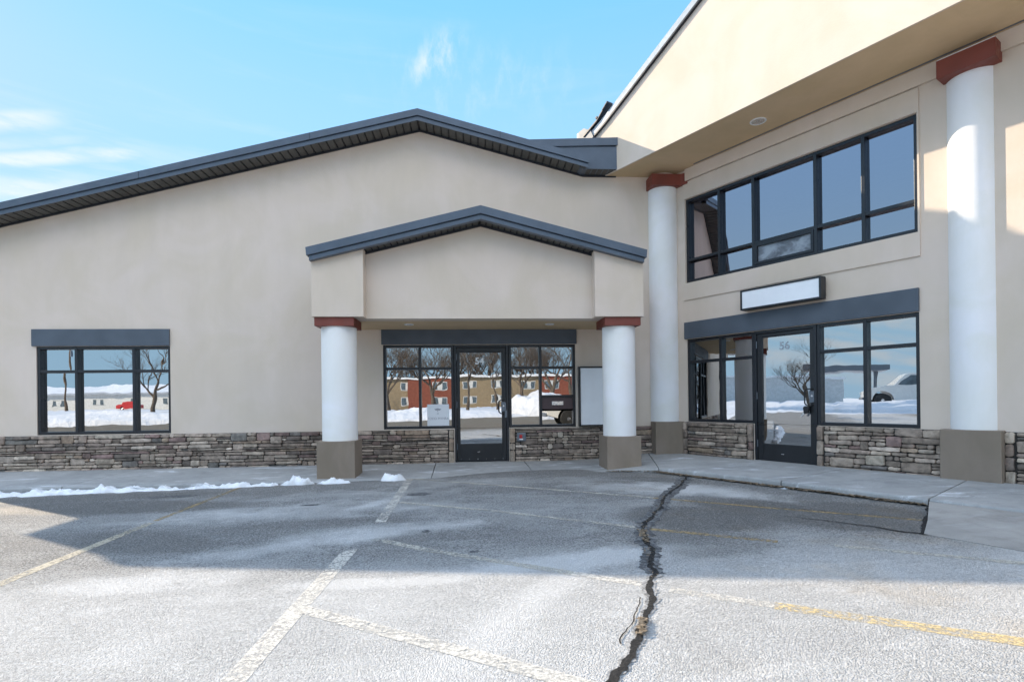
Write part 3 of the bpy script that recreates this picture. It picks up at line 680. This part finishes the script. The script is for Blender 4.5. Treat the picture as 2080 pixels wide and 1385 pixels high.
# flat-topped box where the right rake dies into the tall wing
mb = MB(); yb = YF+.115
mb.prism([(1.02, 6.165), (2.915, 6.255), (2.915, 6.105), (1.62, 6.05)], yb-.028, yb+.3); mb.prism([(1.55, 6.06), (2.915, 6.085), (2.915, 5.645), (2.2, 5.645)], yb, yb+.3)
mb.build('eave_box', 'metal', RF, OA, bevel=.003)
MB().box(2.915, 2.935, yb-.032, yb+.25, 5.64, 6.262).build('corner_trim', 'metal_dark', RF, OA)
MB().box(XL, -9.7, YF+.05, 22, 3.18, 4.06).build('eave_box', 'metal', RF, OA)
mb = MB()
for a, b_ in ((XL, XR), (XR, 2.2)): rake(mb, a, b_, .05, .17, YF+.2, 22)
mb.box(2.2, 3.4, YA+.02, 22, 5.74, 5.9)
for (y0, y1, z0, z1) in ((11.7, 14.5, 7.40, 7.98),):                    # unseen ridge wedge, added to shade the tall wing's wall
    mb.v += []; b = len(mb.v)
    for (yy, zz) in ((y0, z0), (y1, z1)):
        mb.v += [(XR-1.5, yy, zz-.6), (XR, yy, zz), (XR+1.5, yy, zz-.6), (XR+1.5, yy, 5), (XR-1.5, yy, 5)]
    for q in ((0, 1, 6, 5), (1, 2, 7, 6), (0, 4, 3, 2, 1), (5, 6, 7, 8, 9), (0, 5, 9, 4), (2, 3, 8, 7)): mb.face([b+i for i in q])
mb.build('roof_slope', 'roofing', RF, OA)

# entrance canopy (part) on two pillars
YC, YR = 9.0, 9.235; CX, CZ, CS = .192, 4.19, .2535
zc = lambda x: CZ-CS*abs(x-CX)
zs_ = 2.585
mb = MB()
for a, b_ in ((-2.553, -1.728), (2.094, 2.925)):
    mb.prism([(a, zs_), (b_, zs_), (b_, zc(b_)), (a, zc(a))], YC, YR if a < 0 else YR)
mb.prism([(-2.553, zs_+.001), (2.925, zs_+.001), (2.925, zc(2.925)), (CX, zc(CX)), (-2.553, zc(-2.553))], YR, YR+.3)
CN = mb.build('canopy', 'stucco', A, OA, bevel=.004)
mb = MB(); mb.box(-2.55, 2.92, YR+.3, YA-.001, zs_+.002, zs_+.3); mb.build('canopy_soffit', 'stucco_soffit_bounce', CN, OA)
mb = MB(); XA_, XB_ = -2.60, 2.955; dn = .045
for a, b_ in ((XA_, CX), (CX, XB_)):
    l, r_ = (a+dn, b_) if a == XA_ else (a, b_-dn)
    mb.prism([(a+(.012 if a == XA_ else 0), zc(a)+.055), (b_-(.012 if b_ == XB_ else 0), zc(b_)+.055), (b_, zc(b_)+.185), (a, zc(a)+.185)] if True else [], YC-.14, YC+.02)
    mb.prism([(l, zc(l)-.030), (r_, zc(r_)-.030), (r_, zc(r_)+.040), (l, zc(l)+.040)], YC-.11, YC-.006)
CR = mb.build('canopy_roof', 'metal', A, OA, bevel=.003)
mb = MB()
for a, b_ in ((XA_+.04, CX), (CX, XB_-.04)): rake(mb, a, b_, .036, .058, YC-.107, YC-.008, zc)
mb.build('drip_gap', 'metal_dark', CR, OA)
gapb = MB(); mb = MB()
for a, b_ in ((-1.70, CX), (CX, 2.07)):
    x = a
    while x < b_-.03:
        e = min(x+.080, b_-.004); mb.prism([(x, zc(x)-.014), (e, zc(e)-.014), (e, zc(e)+.002), (x, zc(x)+.002)], YC-.004, YR-.034); x += .104
    rake(gapb, a, b_, .006, .03, YC-.004, YR-.001, zc)
mb.build('soffit', 'soffit', CR, OA); gapb.build('soffit_gap', 'black', CR, OA)
mb = MB()
for a, b_ in ((-1.727, CX), (CX, 2.093)): rake(mb, a, b_, -.05, .0, YR-.032, YR-.001, zc)
mb.build('frieze_strip', 'metal_dark', CR, OA)
mb = MB()
for a, b_ in ((XA_+.03, CX), (CX, XB_-.03)): rake(mb, a, b_, .06, .165, YC+.02, YA-.002, zc)
mb.build('roof_slope', 'roofing', CR, OA)

def pillar(parent, org, cx, cy, r, z0, zb, zt, ztop, bx, capx, shape=None, cshape=None):
    sh = MB().cyl(cx, cy, r, zb-.02, zt+.01, 72).build('column', 'column', parent, org); auto_smooth(sh, .5)
    b_ = MB(); b_.prismz(bx, z0, zb); b_.build('column_base', 'column_base', sh, org, bevel=.008)
    c_ = MB(); c_.prismz(capx, zt, ztop); c_.build('column_cap', 'cap_red', sh, org, bevel=.004); return sh
def rect(x0, x1, y0, y1): return [(x0, y0), (x1, y0), (x1, y1), (x0, y1)]
pillar(A, OA, -2.205, 9.355, .287, -.2, .562, 2.442, 2.5835, rect(-2.515, -1.905, 9.05, 9.66), rect(-2.525, -1.895, 9.04, 9.67))
pillar(A, OA, 2.583, 9.355, .283, -.2, .562, 2.442, 2.5835, rect(2.285, 2.875, 9.05, 9.66), rect(2.265, 2.885, 9.04, 9.67))

# recessed lights
def downlight(pos, rz, label, r=.085):
    o = thing('recessed_light', label, 'ceiling light', pos, Fr(0), 'recessed soffit lights'); x, y, z = pos
    k = 28; mb = MB()
    prof = [(r, 0), (r, -.008), (r*.86, -.012), (r*.80, -.006), (r*.78, .02)]
    for (rr, zz) in prof:
        for j in range(k): t = 2*PI*j/k; mb.v.append((x+rr*math.cos(t), y+rr*math.sin(t), z+zz))
    for i in range(len(prof)-1):
        for j in range(k): j2 = (j+1) % k; mb.face([i*k+j, i*k+j2, (i+1)*k+j2, (i+1)*k+j])
    auto_smooth(mb.build('trim_ring', 'white_paint', o, pos), .8)
    mb = MB(); prof = [(r*.80, -.007), (r*.6, -.004), (r*.45, -.0055), (r*.2, -.003), (.002, -.006)]
    for (rr, zz) in prof:
        for j in range(k): t = 2*PI*j/k; mb.v.append((x+rr*math.cos(t), y+rr*math.sin(t), z+zz))
    for i in range(len(prof)-1):
        for j in range(k): j2 = (j+1) % k; mb.face([i*k+j, i*k+j2, (i+1)*k+j2, (i+1)*k+j])
    auto_smooth(mb.build('reflector', 'steel', o, pos), .9)
downlight((-1.10, 9.9, zs_), 0, 'round recessed light in the canopy soffit, near the left column'); downlight((1.45, 9.9, zs_), 0, 'round recessed light in the canopy soffit, near the right column')

# blank white sign cabinet right of the window
o = thing('sign_cabinet', 'tall blank white sign cabinet with black frame, half hidden behind the right canopy column', 'sign', (2.1, YA-.1, .67))
og = (2.1, YA-.1, .67); mb = MB(); a, b_, lo, hi = 2.115, 3.17, .668, 1.842
mb.box(a, a+.03, YA-.13, YA-.002, lo, hi); mb.box(b_-.03, b_, YA-.13, YA-.002, lo, hi); mb.box(a+.03, b_-.03, YA-.127, YA-.002, hi-.03, hi); mb.box(a+.03, b_-.03, YA-.127, YA-.002, lo, lo+.03)
mb.build('frame', 'frame', o, og, bevel=.003); MB().box(a+.03, b_-.03, YA-.112, YA-.01, lo+.03, hi-.03).build('panel', 'white_panel', o, og)
# small dark box with a red switch on the stone
og = (.97, YA-.07, .39); o = thing('switch_box', 'small dark grey box with a red switch mounted on the stone right of door 54', 'alarm box', og)
MB().box(.885, 1.06, YA-.105, YA-.03, .395, .56).build('housing', 'steel_grey', o, og, bevel=.012); MB().box(.93, .985, YA-.125, YA-.10, .455, .525).build('switch', 'red_plastic', o, og, bevel=.006)
MB().box(.93, 1.0, YA-.112, YA-.10, .425, .447).build('label_plate', 'white_paint', o, og, bevel=.002)
# paper sign taped inside the window
og = (-.65, YA+.075, .72); o = thing('window_poster', 'square white paper sign with faint grey lettering, in the window left of door 54', 'poster', og)
pp = MB().box(-.86, -.435, YA+.070, YA+.073, .715, 1.135).build('paper', 'poster', o, og)
mb = MB(); cx, cz, k = -.655, 1.035, 22; pts = []
for i in range(k): t = 2*PI*i/k; rr = 1+.18*math.sin(5*t); pts.append((cx+.062*rr*math.cos(t), cz+.020*rr*math.sin(t)))
mb.prism(pts, YA+.0685, YA+.0699); mb.prism([(cx-.008, cz-.045), (cx+.008, cz-.045), (cx+.004, cz-.015), (cx-.004, cz-.015)], YA+.0688, YA+.0699)
mb.build('tree_emblem', 'poster_ink', pp, og)
txt('M', .045, (cx, YA+.069, .935), 'poster_ink', pp, og, 'monogram'); txt('TODD MYHRA', .066, (cx+.005, YA+.069, .835), 'poster_ink', pp, og, 'lettering', sx=.95)

# ================================================================== TALL WING (frame B: x = u, y = c)
CB, CF = 8.8, 7.70; ZS = 5.63
OB = (-4, CB, 0)
Bt = thing('tall_building', 'tall beige stucco wing with big overhanging gable, two storeys of dark windows and door 56', 'building', OB, FB)
U = [-6.83, -6.11, -5.435, -4.38, -3.69, -3.0]
mb = MB(); fl = .09
ops = [(U[0], U[5], .742, 2.338), (U[2]-.005, U[3]+.005, -.2, .742), (U[0], U[5], 3.432, 5.055)]
wall_strips(mb, -7.2, 5, -.2, lambda x: ZS, CB, ops, .14)
WL = mb.build('wall', 'stucco', Bt, OB)
mb = MB()                                                             # raised panel round the upper windows, 25 mm proud, with shadow joints
yp = CB-.022
wall_strips(mb, -6.875, -2.975, 3.098, lambda x: 5.385, yp, [(U[0]-.002, U[5]+.002, 3.425, 5.060)], .04)
for (x0, x1, z0, z1) in ((-6.875, -2.975, 3.098, 5.385),):
    mb.quad((x0, yp, z0), (x0, yp+.03, z0), (x0, yp+.03, z1), (x0, yp, z1)); mb.quad((x1, yp, z0), (x1, yp+.03, z0), (x1, yp+.03, z1), (x1, yp, z1)); mb.quad((x0, yp, z0), (x1, yp, z0), (x1, yp+.03, z0), (x0, yp+.03, z0))
mb.build('wall_panel', 'stucco', Bt, OB)
mb = MB(); mb.box(-6.80, 5, CB-.052, CB+.01, 5.40, ZS-.002); mb.build('frieze_band', 'stucco', Bt, OB, bevel=.004)
mb = MB()
for (a, b_, lo, hi, cc) in ((-7.05, -2.8, -.02, 2.7, 0), (-7.05, -2.8, 3.2, 5.4, 0)):
    mb = MB(); mb.quad((a, CB+.15, lo), (b_, CB+.15, lo), (b_, CB+3.6, lo), (a, CB+3.6, lo)); mb.quad((a, CB+3.6, lo), (b_, CB+3.6, lo), (b_, CB+3.6, hi), (a, CB+3.6, hi))
    mb.quad((a, CB+.15, hi), (b_, CB+.15, hi), (b_, CB+3.6, hi), (a, CB+3.6, hi)); mb.quad((a, CB+.15, lo), (a, CB+3.6, lo), (a, CB+3.6, hi), (a, CB+.15, hi)); mb.quad((b_, CB+.15, lo), (b_, CB+3.6, lo), (b_, CB+3.6, hi), (b_, CB+.15, hi))
    mb.build('interior', 'interior', Bt, OB)
build_veneer(Bt, OB, -6.92, -5.45, .07, .735, CB, 31, quoinL=True, quoinR=True); build_veneer(Bt, OB, -4.37, -2.735, .09, .735, CB, 47, quoinL=True); build_veneer(Bt, OB, -2.12, 1.5, .09, .735, CB, 59, quoinL=True)
MB().box(-6.865, -2.995, CB-.04, CB+.02, 2.345, 2.665).build('lintel', 'lintel', Bt, OB, bevel=.004)
frame_window(Bt, OB, [U[0], U[1], U[2]], [.745, 1.90, 2.337], CB+.02, CB+.13, y_glass=CB+.09)
frame_window(Bt, OB, [U[3], U[4], U[5]], [.745, 1.90, 2.337], CB+.02, CB+.13, y_glass=CB+.09)
dB = door(Bt, OB, U[2], U[3], .105, 2.337, CB+.005, CB+.12, -5.30, -4.49, .395, 2.225, '56', hz=1.19, etched=True)
f = frame_window(Bt, OB, U, [3.437, 3.87, 5.05], CB+.02, CB+.13, y_glass=CB+.11, glass='glass_up', skip=((2, 0),))
mb = MB(); a, b_, lo, hi = U[2]+.027, U[3]-.027, 3.489, 3.843
mb.box(a, a+.045, CB+.01, CB+.10, lo, hi); mb.box(b_-.045, b_, CB+.01, CB+.10, lo, hi); mb.box(a+.045, b_-.045, CB+.012, CB+.098, lo, lo+.045); mb.box(a+.045, b_-.045, CB+.012, CB+.098, hi-.045, hi)
sh_ = mb.build('sash', 'frame', f, OB, bevel=.003)
MB().quad((a+.04, CB+.05, lo+.04), (b_-.04, CB+.05, lo+.04), (b_-.04, CB+.05, hi-.04), (a+.04, CB+.05, hi-.04)).build('frosted_pane', 'glass_frost', f, OB)
# soffit, gable fascia, body
mb = MB(); mb.box(-8.3, 5, CF+.001, CB-.001, ZS, ZS+.2); mb.build('soffit', 'stucco_soffit_bounce', Bt, OB)
mb = MB(); mb.box(-6.55, 5, CB-.115, CB-.085, ZS-.006, ZS+.01); mb.build('soffit_channel', 'steel_grey', Bt, OB)
P0, P1 = (-8.21, 6.47), (-7.80, 6.635); sl = .4835
pk = -.6; Pk = (pk, P1[1]+sl*(pk-P1[0])); P3 = (6.5, Pk[1]-sl*(6.5-pk))
mb = MB(); mb.prism([(-8.21, ZS-.002), (6.5, ZS-.002), P3, Pk, P1, P0], CF-.03, CF); mb.prism([(-8.21, ZS+.2), (6.5, ZS+.2), P3, Pk, P1, P0], CF, CF+.25)
mb.build('gable', 'stucco', Bt, OB, bevel=.003)
def band(pl, o0, o1, c0, c1, mb):
    for (a, b_) in zip(pl[:-1], pl[1:]): mb.prism([(a[0], a[1]+o0), (b_[0], b_[1]+o0), (b_[0], b_[1]+o1), (a[0], a[1]+o1)], c0, c1)
pl = [(-8.34, 6.42), P1, Pk, P3]
mb = MB(); band(pl, .03, .165, CF-.075, CF+.3, mb); RB = mb.build('roof', 'trim_light', Bt, OB)
mb = MB(); band(pl, -.005, .030, CF-.085, CF-.02, mb); mb.build('drip_edge', 'metal_dark', RB, OB)
mb = MB(); band([(-8.40, 6.56), (-8.0, 6.72), (-7.82, 6.86)], .03, .062, CF-.12, CF+.02, mb); band([(-7.82, 6.86), (-7.68, 6.96)], .02, .045, CF-.14, CF+.02, mb)
mb.box(-8.02, -7.98, CF-.13, CF-.10, 6.80, 6.84); mb.build('flashing', 'metal_dark', RB, OB)
mb = MB(); mb.prism([(-8.62, 6.52), (-8.34, 6.36), (-8.12, 6.50), (-8.20, 6.66), (-8.40, 6.78), (-8.56, 6.76)], CF-.10, CF+.5); mb.build('gutter', 'metal', RB, OB)
MB().box(-8.66, -8.56, CF-.06, CF+.4, 6.46, 6.78).build('gutter_end', 'trim_light', RB, OB)
mb = MB(); band(pl, .02, .15, CF+.3, 17, mb); mb.box(-8.2, 5, CF+.25, 17, ZS+.2, 6.3); mb.build('roof_slope', 'roofing', RB, OB)
mb = MB(); mb.box(-7.1, 5, CB+3.7, 17, -.2, ZS+.1); mb.box(5, 6.4, CB, 17, -.2, ZS+.1); mb.build('rear_wall', 'stucco', Bt, OB)
# pilaster columns
zc0, zc1 = 5.285, 5.512
pillar(Bt, OB, -2.43, 8.955, .285, .02, .752, zc0-.0, zc1, rect(-2.735, -2.115, 8.63, 8.86), rect(-2.70, -2.105, 8.55, 8.86))
MB().box(-2.69, -2.115, 8.565, 8.76, zc1+.001, zc1+.016).build('cap_trim', 'white_paint', Bt, OB)
def toB(p): v = FB.m.transposed() @ Vector((p[0], p[1], 0)); return (v.x, v.y)
cc = toB((3.875, 10.675))
bs = [toB(p) for p in ((3.585, 10.38), (4.20, 10.38), (4.33, 10.30), (4.6, 10.8), (3.585, 10.8))]
cp = [toB(p) for p in ((3.55, 10.33), (4.12, 10.33), (4.36, 10.12), (4.6, 10.8), (3.55, 10.8))]
bs = [toB(p) for p in ((3.585, 10.38), (4.21, 10.38), (4.6, 10.8), (3.585, 10.8))]
pillar(Bt, OB, cc[0], cc[1], .288, .0, .742, 5.345, 5.565, bs, cp)
MB().cyl(cc[0], cc[1], .25, 5.566, ZS-.001).build('cap_trim', 'stucco', Bt, OB)

# recessed light, sign box, lock box
v = FB.w((0, 0, 0)); downlight((4.652, 8.42, ZS), 0, 'round recessed light in the high soffit above the upper windows', .125)
og = (-4.93, CB-.1, 2.69); o = thing('sign_cabinet', 'long blank white sign cabinet with dark frame above door 56', 'sign', og, FB)
a, b_, lo, hi, cf, cb = -5.555, -4.20, 2.70, 3.045, CB-.20, CB-.042
mb = MB(); mb.box(a, a+.03, cf, cb, lo, hi); mb.box(b_-.03, b_, cf, cb, lo, hi); mb.box(a+.03, b_-.03, cf+.002, cb, hi-.028, hi); mb.box(a+.03, b_-.03, cf+.002, cb, lo, lo+.028)
mb.build('frame', 'frame', o, og, bevel=.003); MB().box(a+.03, b_-.03, cf+.014, cb-.02, lo+.028, hi-.028).build('panel', 'white_panel', o, og)
MB().box(a+.2, b_-.2, cb-.004, CB-.002, lo+.05, hi-.05).build('bracket', 'steel_grey', o, og)
og = (-4.54, CB-.05, .92); o = thing('lock_box', 'black key lock box hanging from the handle of door 56 by a silver shackle', 'lock box', og, FB)
y0 = CB+.02-.062; mb = MB(); mb.prism([(-4.555, .925), (-4.49, .935), (-4.475, 1.03), (-4.50, 1.05), (-4.555, 1.045), (-4.57, 1.02)], y0-.02, y0+.02); mb.build('body', 'black', o, og, bevel=.008)
mb = MB(); mb.tube([(-4.54, y0, 1.04), (-4.54, y0, 1.075), (-4.525, y0, 1.09), (-4.505, y0, 1.075), (-4.505, y0, 1.04)], .005, 8); mb.build('shackle', 'steel', o, og)
mb = MB(); mb.prism([(-4.61, .89), (-4.59, .875), (-4.535, .93), (-4.56, .975)], y0-.012, y0+.002); mb.build('cover', 'steel', o, og, bevel=.003)

# ================================================================== WHAT THE GLASS REFLECTS (behind the camera)
def tree_mesh(seed, H, spread=.5, lv=5, r0=.16, thick=1.0):
    r = random.Random(seed); tr = MB(); br = MB()
    def grow(p, d, L, rad, lev):
        if lev > lv or rad < .004: return
        k = 4; pts = [p]; rs = [rad]; q = Vector(p); dd = Vector(d)
        for i in range(k):
            dd = (dd+Vector((r.gauss(0, .13), r.gauss(0, .13), r.gauss(.03, .08)))).normalized(); q = q+dd*L/k; pts.append(q.copy()); rs.append(rad*(1-.42*(i+1)/k))
        (tr if lev == 0 else br).tube(pts, rs, 7 if lev == 0 else (5 if lev < 3 else 3), cap=False)
        nb = 3 if lev < 2 else r.choice((3, 4))
        for i in range(nb+(1 if lev < 4 else 0)):
            t = r.uniform(.45, 1.0) if i else 1.0; idx = min(k, max(1, int(t*k+.5))); ang = r.uniform(0, 2*PI)
            s = Vector((math.cos(ang), math.sin(ang), r.uniform(-.1, .5))); nd = (dd*(1.0)+s*spread*r.uniform(.7, 1.5)).normalized()
            grow(pts[idx], nd, L*r.uniform(.62, .86), rs[idx]*r.uniform(.55, .78), lev+1)
    grow(Vector((0, 0, 0)), Vector((r.gauss(0, .05), r.gauss(0, .05), 1)), H*.28, r0, 0)
    return tr, br
def make_tree(seed, H, label, pos, spread=.5, lv=5, r0=.16):
    tr, br = tree_mesh(seed, H, spread, lv, r0); e = thing('bare_tree', label, 'tree', pos, group='bare winter trees across the lot')
    e.rotation_euler = (0, 0, 0); tr.build('trunk', 'bark', e, smooth=True); br.build('crown', 'bark', e, smooth=True); return e
LB = 'leafless winter tree standing in the snow across the lot'
t1 = make_tree(3, 15, LB, (-9.5, -44, .1), .62, 6, .30); t2 = make_tree(9, 12, LB, (-.5, -38, .1), .5, 5, .16); t3 = make_tree(17, 14, LB, (6.5, -47, .1), .7, 6, .25)
k_ = 0
for (x, y, s_, src) in ((-5.2, -55, 1.1, t1), (3.2, -42, .95, t2), (9.5, -40, 1.0, t1), (14, -50, 1.2, t3), (-2, -82, 1.5, t3), (3, -86, 1.5, t1), (8, -84, 1.6, t3), (-16, -86, 1.4, t1), (14, -82, 1.5, t1), (-8, -80, 1.3, t1), (-5, -88, 1.6, t3), (0, -79, 1.2, t2), (5.5, -80, 1.4, t1), (11, -86, 1.6, t3), (17, -80, 1.4, t3), (-11, -84, 1.2, t2), (-25.8, -25, .75, t3), (20, -66, 1.4, t3), (-33, -52, 1.15, t1), (-34, 6.3, .52, t1), (-75, 24, 1.0, t3), (-60, -30, 1.1, t2)):
    c = copy_tree(src); c.location = (x, y, .05); c.scale = (s_,)*3; c.rotation_euler = (0, 0, k_*1.7); k_ += 1
    c['label'] = LB
# two-storey apartment block, tan and orange
def far_building(name, label, x0, x1, y, z0, z1, dep, walls, storeys, pitch=None, group=None):
    og = ((x0+x1)/2, y, z0); e = thing(name, label, 'building', og, group=group)
    for (a, b_, mt) in walls: MB().box(a, b_, y-dep, y if mt != 'brick_orange' else y+.4, z0, z1).build('wall', mt, e, og)
    MB().box(x0-.4, x1+.4, y-dep-.3, y+.7, z1, z1+.35).build('roof', 'white_paint', e, og)
    if pitch:
        for i in range(int((x1-x0)/pitch)):
            for zz in storeys:
                a = x0+1.2+i*pitch; yy = y+.03
                for (p0, p1, mt) in walls:
                    if p0 <= a+1 <= p1 and mt == 'brick_orange': yy = y+.43
                wn_ = MB().box(a, a+2.2, yy-.1, yy, zz, zz+1.3).build('window', 'curtain', e, og)
                MB().box(a+.1, a+2.1, yy-.05, yy+.03, zz+.1, zz+1.2).build('pane', 'far_glass', wn_, og); MB().box(a+.85, a+1.45, yy+.031, yy+.04, zz+.12, zz+1.18).build('curtain', 'curtain', wn_, og)
    return e
far_building('apartment_block', 'two-storey tan and orange apartment block reflected in the shop windows', -21, 24, -64, -.2, 4.9, 12,
             [(-21, -9.4, 'brick_tan'), (-9.4, -2.6, 'brick_orange'), (-2.6, 10.8, 'brick_tan'), (10.8, 18, 'brick_orange'), (18, 24, 'brick_tan')], (.7, 3.0), 4.6)
far_building('long_low_building', 'long low pale building with a snow-covered roof reflected in the far left window', -95, -38, -88, 0, 3.0, 14, [(-95, -38, 'curtain')], (.8,), 7.0)
mb = MB(); 
for i in range(41):
    x = -96+i*1.45
    for (yy, zz) in ((-86.5, 3.3), (-90, 3.9+.3*math.sin(i*.7)+.2*math.sin(i*1.9)), (-95, 4.9+.3*math.sin(i*.4))): mb.v.append((x, yy, zz))
for i in range(40):
    for j in range(2): a = i*3+j; mb.face([a, a+3, a+4, a+1])
tag(mb.build('roof_snow', 'snow', smooth=True), 'snow blanket on the roof of the long low building', None, kind='stuff')
far_building('grey_warehouse', 'long grey warehouse reflected in door 56', -115, -112, 30, 0, 5.2, 34, [(-115, -112, 'curtain')], (1.5,))
# plough piles
def pile(cx, cy, rx, ry, h, label, seed):
    mb = MB(); K = 40; 
    for i in range(K+1):
        for j in range(K+1):
            a = -1+2*i/K; b_ = -1+2*j/K; r = math.hypot(a, b_)
            z = h*max(0, 1-r*r)**.8*(1+.35*noise.fractal(Vector((a*2.2+seed, b_*2.2, seed)), 1, 2, 5)) - (.3 if r > .97 else 0)
            mb.v.append((cx+a*rx, cy+b_*ry, z-.1))
    for i in range(K):
        for j in range(K): q = i*(K+1)+j; mb.face([q, q+K+1, q+K+2, q+1])
    tag(mb.build('snow_pile', 'snow_far', smooth=True), label, 'snow pile', 'ploughed snow piles across the lot')
pile(5.4, -20, 3.6, 2.6, 2.0, 'tall ploughed snow pile reflected right of door 54', 1); pile(-5.0, -30, 3.2, 2.0, .75, 'rounded snow pile reflected left of door 54', 4); pile(-24, -19, 12, 2.2, .7, 'long low snow bank reflected in the far left window', 8)
pile(-4, -19.5, 14, 2.5, .55, 'low snow bank along the far edge of the lot', 12); pile(-46, -2, 2.5, 14, .8, 'low snow bank along the left edge of the lot', 15); pile(16, -21, 8, 3, 1.4, 'broad snow pile at the right end of the lot', 22)
# pickup beside the camera
def wheel(parent, og, x, y, z, r=.40, wd=.26):
    t = MB(); t.tube([(x, y-wd/2, z), (x, y-wd/2+.03, z), (x, y+wd/2-.03, z), (x, y+wd/2, z)], [r*.93, r, r, r*.93], 36); t_ = t.build('wheel', 'rubber', parent, og); auto_smooth(t_, .5)
    h = MB(); h.tube([(x, y-wd/2-.012, z), (x, y+wd/2+.012, z)], r*.2, 16)
    for s_ in range(10):
        a = 2*PI*s_/10; d = Vector((math.cos(a), 0, math.sin(a))); c = Vector((x, y, z)); h.tube([tuple(c+d*r*.1+Vector((0, wd/2+.008, 0))), tuple(c+d*r*.66+Vector((0, wd/2+.004, 0)))], .022, 6)
    h.build('rim', 'steel', t_, og)
def pickup(x, y, label, rot=0, s=1.0, color='car_white'):
    og = (0, 0, 0); e = thing('pickup_truck', label, 'pickup truck', og); W_ = .95
    side = [(-2.8, .55), (-2.8, 1.12), (-2.72, 1.2), (-1.0, 1.24), (-.98, 1.86), (-.75, 1.93), (.55, 1.93), (.75, 1.86), (1.35, 1.28), (2.55, 1.17), (2.85, 1.02), (2.9, .55)]
    arch = lambda cx: [(cx+.5*math.cos(PI*i/10), .42+.5*math.sin(PI*i/10)) for i in range(11)]
    poly = side + arch(1.85) + [(1.35, .40), (-1.2, .40)] + arch(-1.75) + [(-2.25, .42)]
    b_ = MB(); b_.prism(poly, -W_, W_); bd = b_.build('body', color, e, og, bevel=.04)
    wv = MB()
    for sgn in (-1, 1): wv.prism([(-.85, 1.3), (-.85, 1.78), (.55, 1.80), (1.15, 1.32)], sgn*W_-.01, sgn*W_+.012)
    wv.build('side_window', 'far_glass', bd, og); MB().box(-2.6, -1.1, -W_+.12, W_-.12, 1.23, 1.246).build('bed', 'black', bd, og)
    for wx in (1.85, -1.75):
        for sy in (-1, 1): wheel(e, og, wx, sy*(W_-.10), .41)
    for sy in (-1, 1): MB().box(2.80, 2.92, sy*.78-.13, sy*.78+.13, .82, 1.0).build('headlight', 'curtain', e, og, bevel=.02)
    MB().box(2.86, 2.96, -.9, .9, .48, .64).build('bumper', 'steel_grey', e, og, bevel=.02)
    e.location = (x, y, g(x)); e.rotation_euler = (0, 0, rot); e.scale = (s,)*3; return e
p1 = pickup(6.55, -4.6, 'white pickup truck parked behind the camera, reflected in the window right of door 54', PI)
p2 = copy_tree(p1); p2.location = (-52, -4.6, .1); p2.rotation_euler = (0, 0, PI/2); p2.scale = (1.75,)*3; p2['label'] = 'white truck far off to the left, reflected in the windows right of door 56'
og = (-57, -74, 0); e = thing('red_car', 'red car parked before the long low building', 'car', og)
b_ = MB(); b_.prism([(-59.2, .3), (-59.2, .9), (-58.3, 1.0), (-57.8, 1.5), (-56.2, 1.5), (-55.6, 1.0), (-54.9, .85), (-54.9, .3)], -75, -73.2); b_.build('body', 'car_red', e, og, bevel=.05)
for wx in (-58.3, -55.7): wheel(e, og, wx, -73.3, .33, .33, .2)
og = (-62, -66, 0); e = thing('utility_pole', 'wooden utility pole with crossarm reflected in the far left window', 'utility pole', og)
MB().tube([(-62, -66, 0), (-62, -66, 10.5)], [.16, .11], 10).build('pole', 'wood', e, og); MB().box(-63.3, -60.7, -66.07, -65.93, 9.6, 9.75).build('crossarm', 'wood', e, og); MB().cyl(-61.6, -65.8, .22, 8.2, 9.1, 12).build('transformer', 'steel_grey', e, og)

og = (-62, 1, 0); e = thing('station_canopy', 'dark flat-roofed fuel station canopy far off to the left, reflected right of door 56', 'canopy', og)
MB().box(-66, -60, -3.5, 5.5, 4.3, 5.0).build('roof', 'steel_grey', e, og)
for yy in (-2.5, 4.5): MB().box(-63.2, -62.8, yy-.2, yy+.2, 0, 4.3).build('post', 'steel_grey', e, og)
